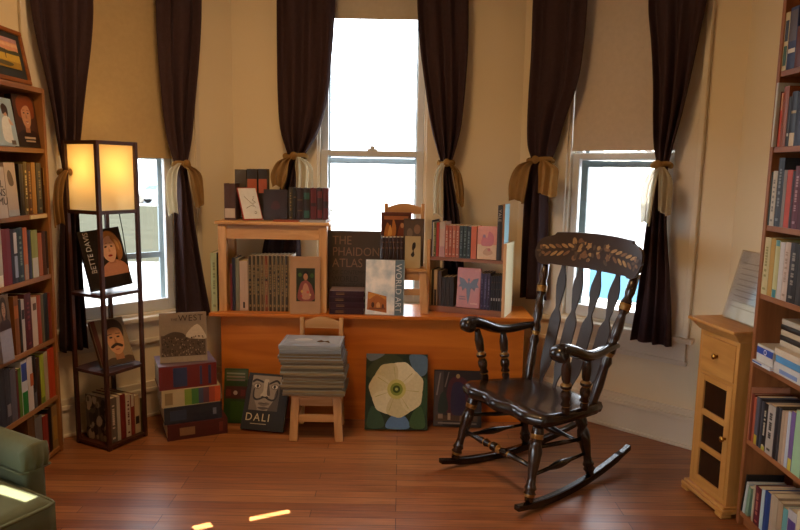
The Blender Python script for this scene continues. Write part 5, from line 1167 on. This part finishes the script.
row((0, 3.74, 0), (1, 0, 0), (0, 1, 0), uz, [('olive black bound volume', '#383220', 288.6, 292.8, 187.5, dict(title='#8a7440')), ('black bound volume', '#201a18', 293.1, 296.6, 188, dict(bands=[(.7, .74, '#6a5638')])), ('dark brown bound volume', '#2e1e1e', 297, 303, 188, dict(bands=[(.62, .66, '#5e4a34'), (.3, .34, '#5e4a34')])), ('black bound volume with teal band', '#2a1f20', 303.3, 310, 188, dict(bands=[(.66, .86, '#2f5a50'), (.1, .32, '#2f5a50')])), ('dark red bound volume', '#5e2022', 310.4, 316.6, 188, dict(bands=[(.45, .55, '#251517')])), ('black bound volume with red bands', '#331a1c', 317, 322.6, 188, dict(bands=[(.7, .9, '#6a2426'), (.1, .34, '#722628')])), ('wine red bound volume', '#5a2228', 323, 328.6, 188, dict(bands=[(.4, .6, '#261618')]))],
    'on the pine side table', 'dark bound volumes on the pine side table', 205, depth=.13)
lie('booklet', (-.70, 3.664, uz-.0004), R(1), .14, .06, .009, '#9c4a2a', 'orange booklet lying flat at the front edge of the side table', rough=.3)
lie('booklet', (-.553, 3.663, uz-.0004), R(-1), .145, .062, .012, '#a9aebf', 'pale glossy booklet lying flat at the front right edge of the side table', rough=.2)

# ---------------------------------------------------------------- in the small bookcase
bax = Vector((math.cos(BY), math.sin(BY), 0)); bin_ = Vector((-math.sin(BY), math.cos(BY), 0)); borg = BC+bin_*.014; borg.z = 0
bg_ = 'books in the small bookcase on the table'
row(borg+bax*.0195, bax, bin_, TZ+.3155, [
 ('navy hardback', '#26304e', 427.4, 430.6, 220), ('white slim paperback', '#bdb5a6', 430.8, 432, 222, PB), ('olive green hardback', '#5e6234', 432.2, 436, 222.5, dict(title='#a8a468')), ('red slim hardback', '#a83426', 436.3, 439, 222.5), ('pink and white hardback', '#c7a9a4', 439.3, 444.8, 222, dict(bands=[(.8, 1, '#bdb4ac'), (0, .3, '#b58a90')])),
 ('coral paperback', '#b0604a', 445.1, 448.4, 225.5, dict(hard=False, title='#c9a890')), ('coral paperback', '#a8583f', 448.7, 452, 225.5, dict(hard=False, title='#c9a890')), ('coral paperback', '#b46448', 452.3, 455.6, 225.5, dict(hard=False, title='#c9a890')), ('coral paperback', '#a8604c', 455.9, 459.2, 226, dict(hard=False, title='#c9a890')),
 ('dark teal paperback', '#26363a', 459.5, 463, 226, dict(hard=False, title='#66787a')), ('dark teal paperback', '#22322f', 463.3, 466.8, 226, dict(hard=False, title='#66787a')), ('dark teal paperback', '#2a3a42', 467.1, 470.6, 226.5, dict(hard=False, title='#66787a')), ('salmon paperback', '#c96a48', 471, 476.4, 226.5, PB)],
 'on the top of the small bookcase', bg_, 242, depth=.12, amin=.0005)
def facing(px0, px1, ytop, zs, c, label, t=.016, lean=2, set_=0.):
    pl = borg+bin_*set_; a = on_pl(px0, 245 if zs > TZ+.2 else 292, pl, bin_); b = on_pl(px1, 245 if zs > TZ+.2 else 292, pl, bin_); h = on_pl((px0+px1)/2, ytop, pl, bin_).z-zs
    w = (b-a).length; o = face_book('paperback_book', w, h, t, c, (a.x, a.y, zs), BY, R(lean), label=label, cov=.0015, rough=.35); return o, w, h
o, w_, h_ = facing(477.2, 496.4, 226.5, TZ+.3155, '#c98a5c', 'small coral and cream picture book facing out on the top of the small bookcase')
art(o, w_, h_, [Q(0,.4,1,1,'#cc7a54'), Q(0,0,1,.45,'#d2b184'), SM([(.2,.45),(.3,.75),(.5,.65),(.6,.85),(.85,.7),(.8,.45),(.5,.4)], '#b54f42'), E(.35,.7,.07,.05,'#7a5a6a'), SM([(.3,.2),(.5,.35),(.75,.28),(.8,.18),(.5,.12)], '#b58a5c'), E(.62,.3,.08,.05,'#a8563c')])
row(borg+bax*.0195, bax, bin_, TZ+.3155, [('tall black hardback with pale lettering', '#26221f', 496.9, 501.7, 205.5, dict(label='tall black book with pale lettering at the right of the small bookcase top')), ('tall tan hardback', '#a87a58', 502, 507.4, 204.5, dict(right='#9cc6d6', label='tall tan book with a pale blue side, rightmost on top of the small bookcase'))], 'on top', bg_, 242, depth=.11, amax=BW-.038)
yb = [o for o in bpy.data.objects if o.get('label', '').startswith('tall black book with pale lettering')][0]
hy = max(v.co.z for v in yb.data.vertices); wy = max(v.co.x for v in yb.data.vertices)
lettering('YALE', wy*.9, M('#a8a294', .5), yb, (wy*.16, -.0026, hy*.93), (PI/2, PI/2, 0), name='spine_lettering', sx=1.3)
zl = TZ+.0335
row(borg+bax*.0195, bax, bin_, zl, [
 ('cream slim hardback', '#b59c70', 427.4, 429.4, 270), ('black hardback', '#1e1a18', 429.7, 433.3, 269.5), ('white and black hardback', '#c2b094', 433.6, 437, 270, dict(bands=[(0, .45, '#1c1817')])), ('dark brown hardback', '#3c2a1e', 437.3, 441.4, 271), ('black brown volume', '#28201c', 441.7, 445.4, 277), ('black brown volume', '#2c241e', 445.7, 449.4, 277), ('black brown volume', '#27201d', 449.7, 453.6, 277)],
 'on the lower shelf of the small bookcase', bg_, 292, depth=.12, amin=.0005)
o, w_, h_ = facing(456.4, 479.6, 268.5, zl, '#a5523f', 'coral book with a dark bat-winged figure, lower shelf of the small bookcase', lean=5, set_=-.004)
art(o, w_, h_, [Q(.02,.02,.98,.98,'#b05c46'), SM([(.5,.1),(.42,.4),(.44,.58),(.5,.66),(.56,.58),(.58,.4)], '#3a2a30'), E(.5,.7,.05,.04,'#3a2a30'), P([(.46,.6),(.3,.72),(.08,.76),(.14,.6),(.06,.52),(.2,.52),(.24,.42),(.36,.5),(.44,.45)], '#3a2a30'), P([(.54,.6),(.7,.72),(.92,.76),(.86,.6),(.94,.52),(.8,.52),(.76,.42),(.64,.5),(.56,.45)], '#3a2a30'), Q(.12,.26,.36,.29,'#6a3a32'), Q(.12,.2,.4,.23,'#6a3a32'), Q(.6,.1,.9,.13,'#c98a6c')])
row(borg+bax*.0195, bax, bin_, zl, [(f'purple blue volume', ('#3c3458', '#403a60', '#39314f')[k], 480.4+3.35*k, 483.4+3.35*k, 273.5, dict(title='#6a6488', label=f'purple blue volume, {ORD[k]} of three beside the coral bat book')) for k in range(3)]
    + [('black volume with a white band', ('#1e1b22', '#221e26', '#1c1a20')[k % 3], 490.6+2.5*k, 492.9+2.5*k, 276, dict(bands=[(.28, .36, '#b5b0aa'), (.6, .63, '#4e3a30'), (.8, .83, '#4e3a30')], label=f'black volume with a white band, {ORD[k]} from left at lower right of small bookcase')) for k in range(6)], '', bg_, 294, depth=.12, amax=BW-.0375-.001)

# ---------------------------------------------------------------- white sheet on the cabinet
a = on_z(722.5, 316.5, .7955); b = on_z(757, 325.5, .7955)
yw = R(-84); w_ = .235
sh_ = empty('sign_holder', (a.x, a.y, .7955), yw, 'clear stand holding a white printed sheet on top of the narrow cabinet', 'sign stand')
lean = R(14)
def sp_(x, d, zz): return Vector((x, zz*math.sin(lean)+d*math.cos(lean), zz*math.cos(lean)-d*math.sin(lean)+.006))
ACR = glass_mat('clear_acrylic', refl=.12, rough=.06)
mb = MB(); mb.hexa([sp_(0, 0, 0), sp_(w_, 0, 0), sp_(w_, .004, 0), sp_(0, .004, 0), sp_(0, 0, .295), sp_(w_, 0, .295), sp_(w_, .004, .295), sp_(0, .004, .295)], M('#eef1f2', .12, var=.02)); ps = mb.build('printed_sheet', sh_)
mb = MB()
for k in range(9): z_ = .05+.024*k; mb.hexa([sp_(.03, -.0008, z_), sp_(w_-.03-.02*(k % 3), -.0008, z_), sp_(w_-.03-.02*(k % 3), -.0002, z_), sp_(.03, -.0002, z_), sp_(.03, -.0008, z_+.005), sp_(w_-.03-.02*(k % 3), -.0008, z_+.005), sp_(w_-.03-.02*(k % 3), -.0002, z_+.005), sp_(.03, -.0002, z_+.005)], M('#a5a9ac', .4))
mb.build('printed_lines', ps)
mb = MB(); mb.hexa([sp_(-.003, -.004, 0), sp_(w_+.003, -.004, 0), sp_(w_+.003, -.002, 0), sp_(-.003, -.002, 0), sp_(-.003, -.004, .298), sp_(w_+.003, -.004, .298), sp_(w_+.003, -.002, .298), sp_(-.003, -.002, .298)], ACR); mb.build('clear_front', sh_)
mb = MB(); mb.box(-.003, w_+.003, -.006, .085, 0.0005, .0035, ACR); mb.build('clear_foot', sh_)
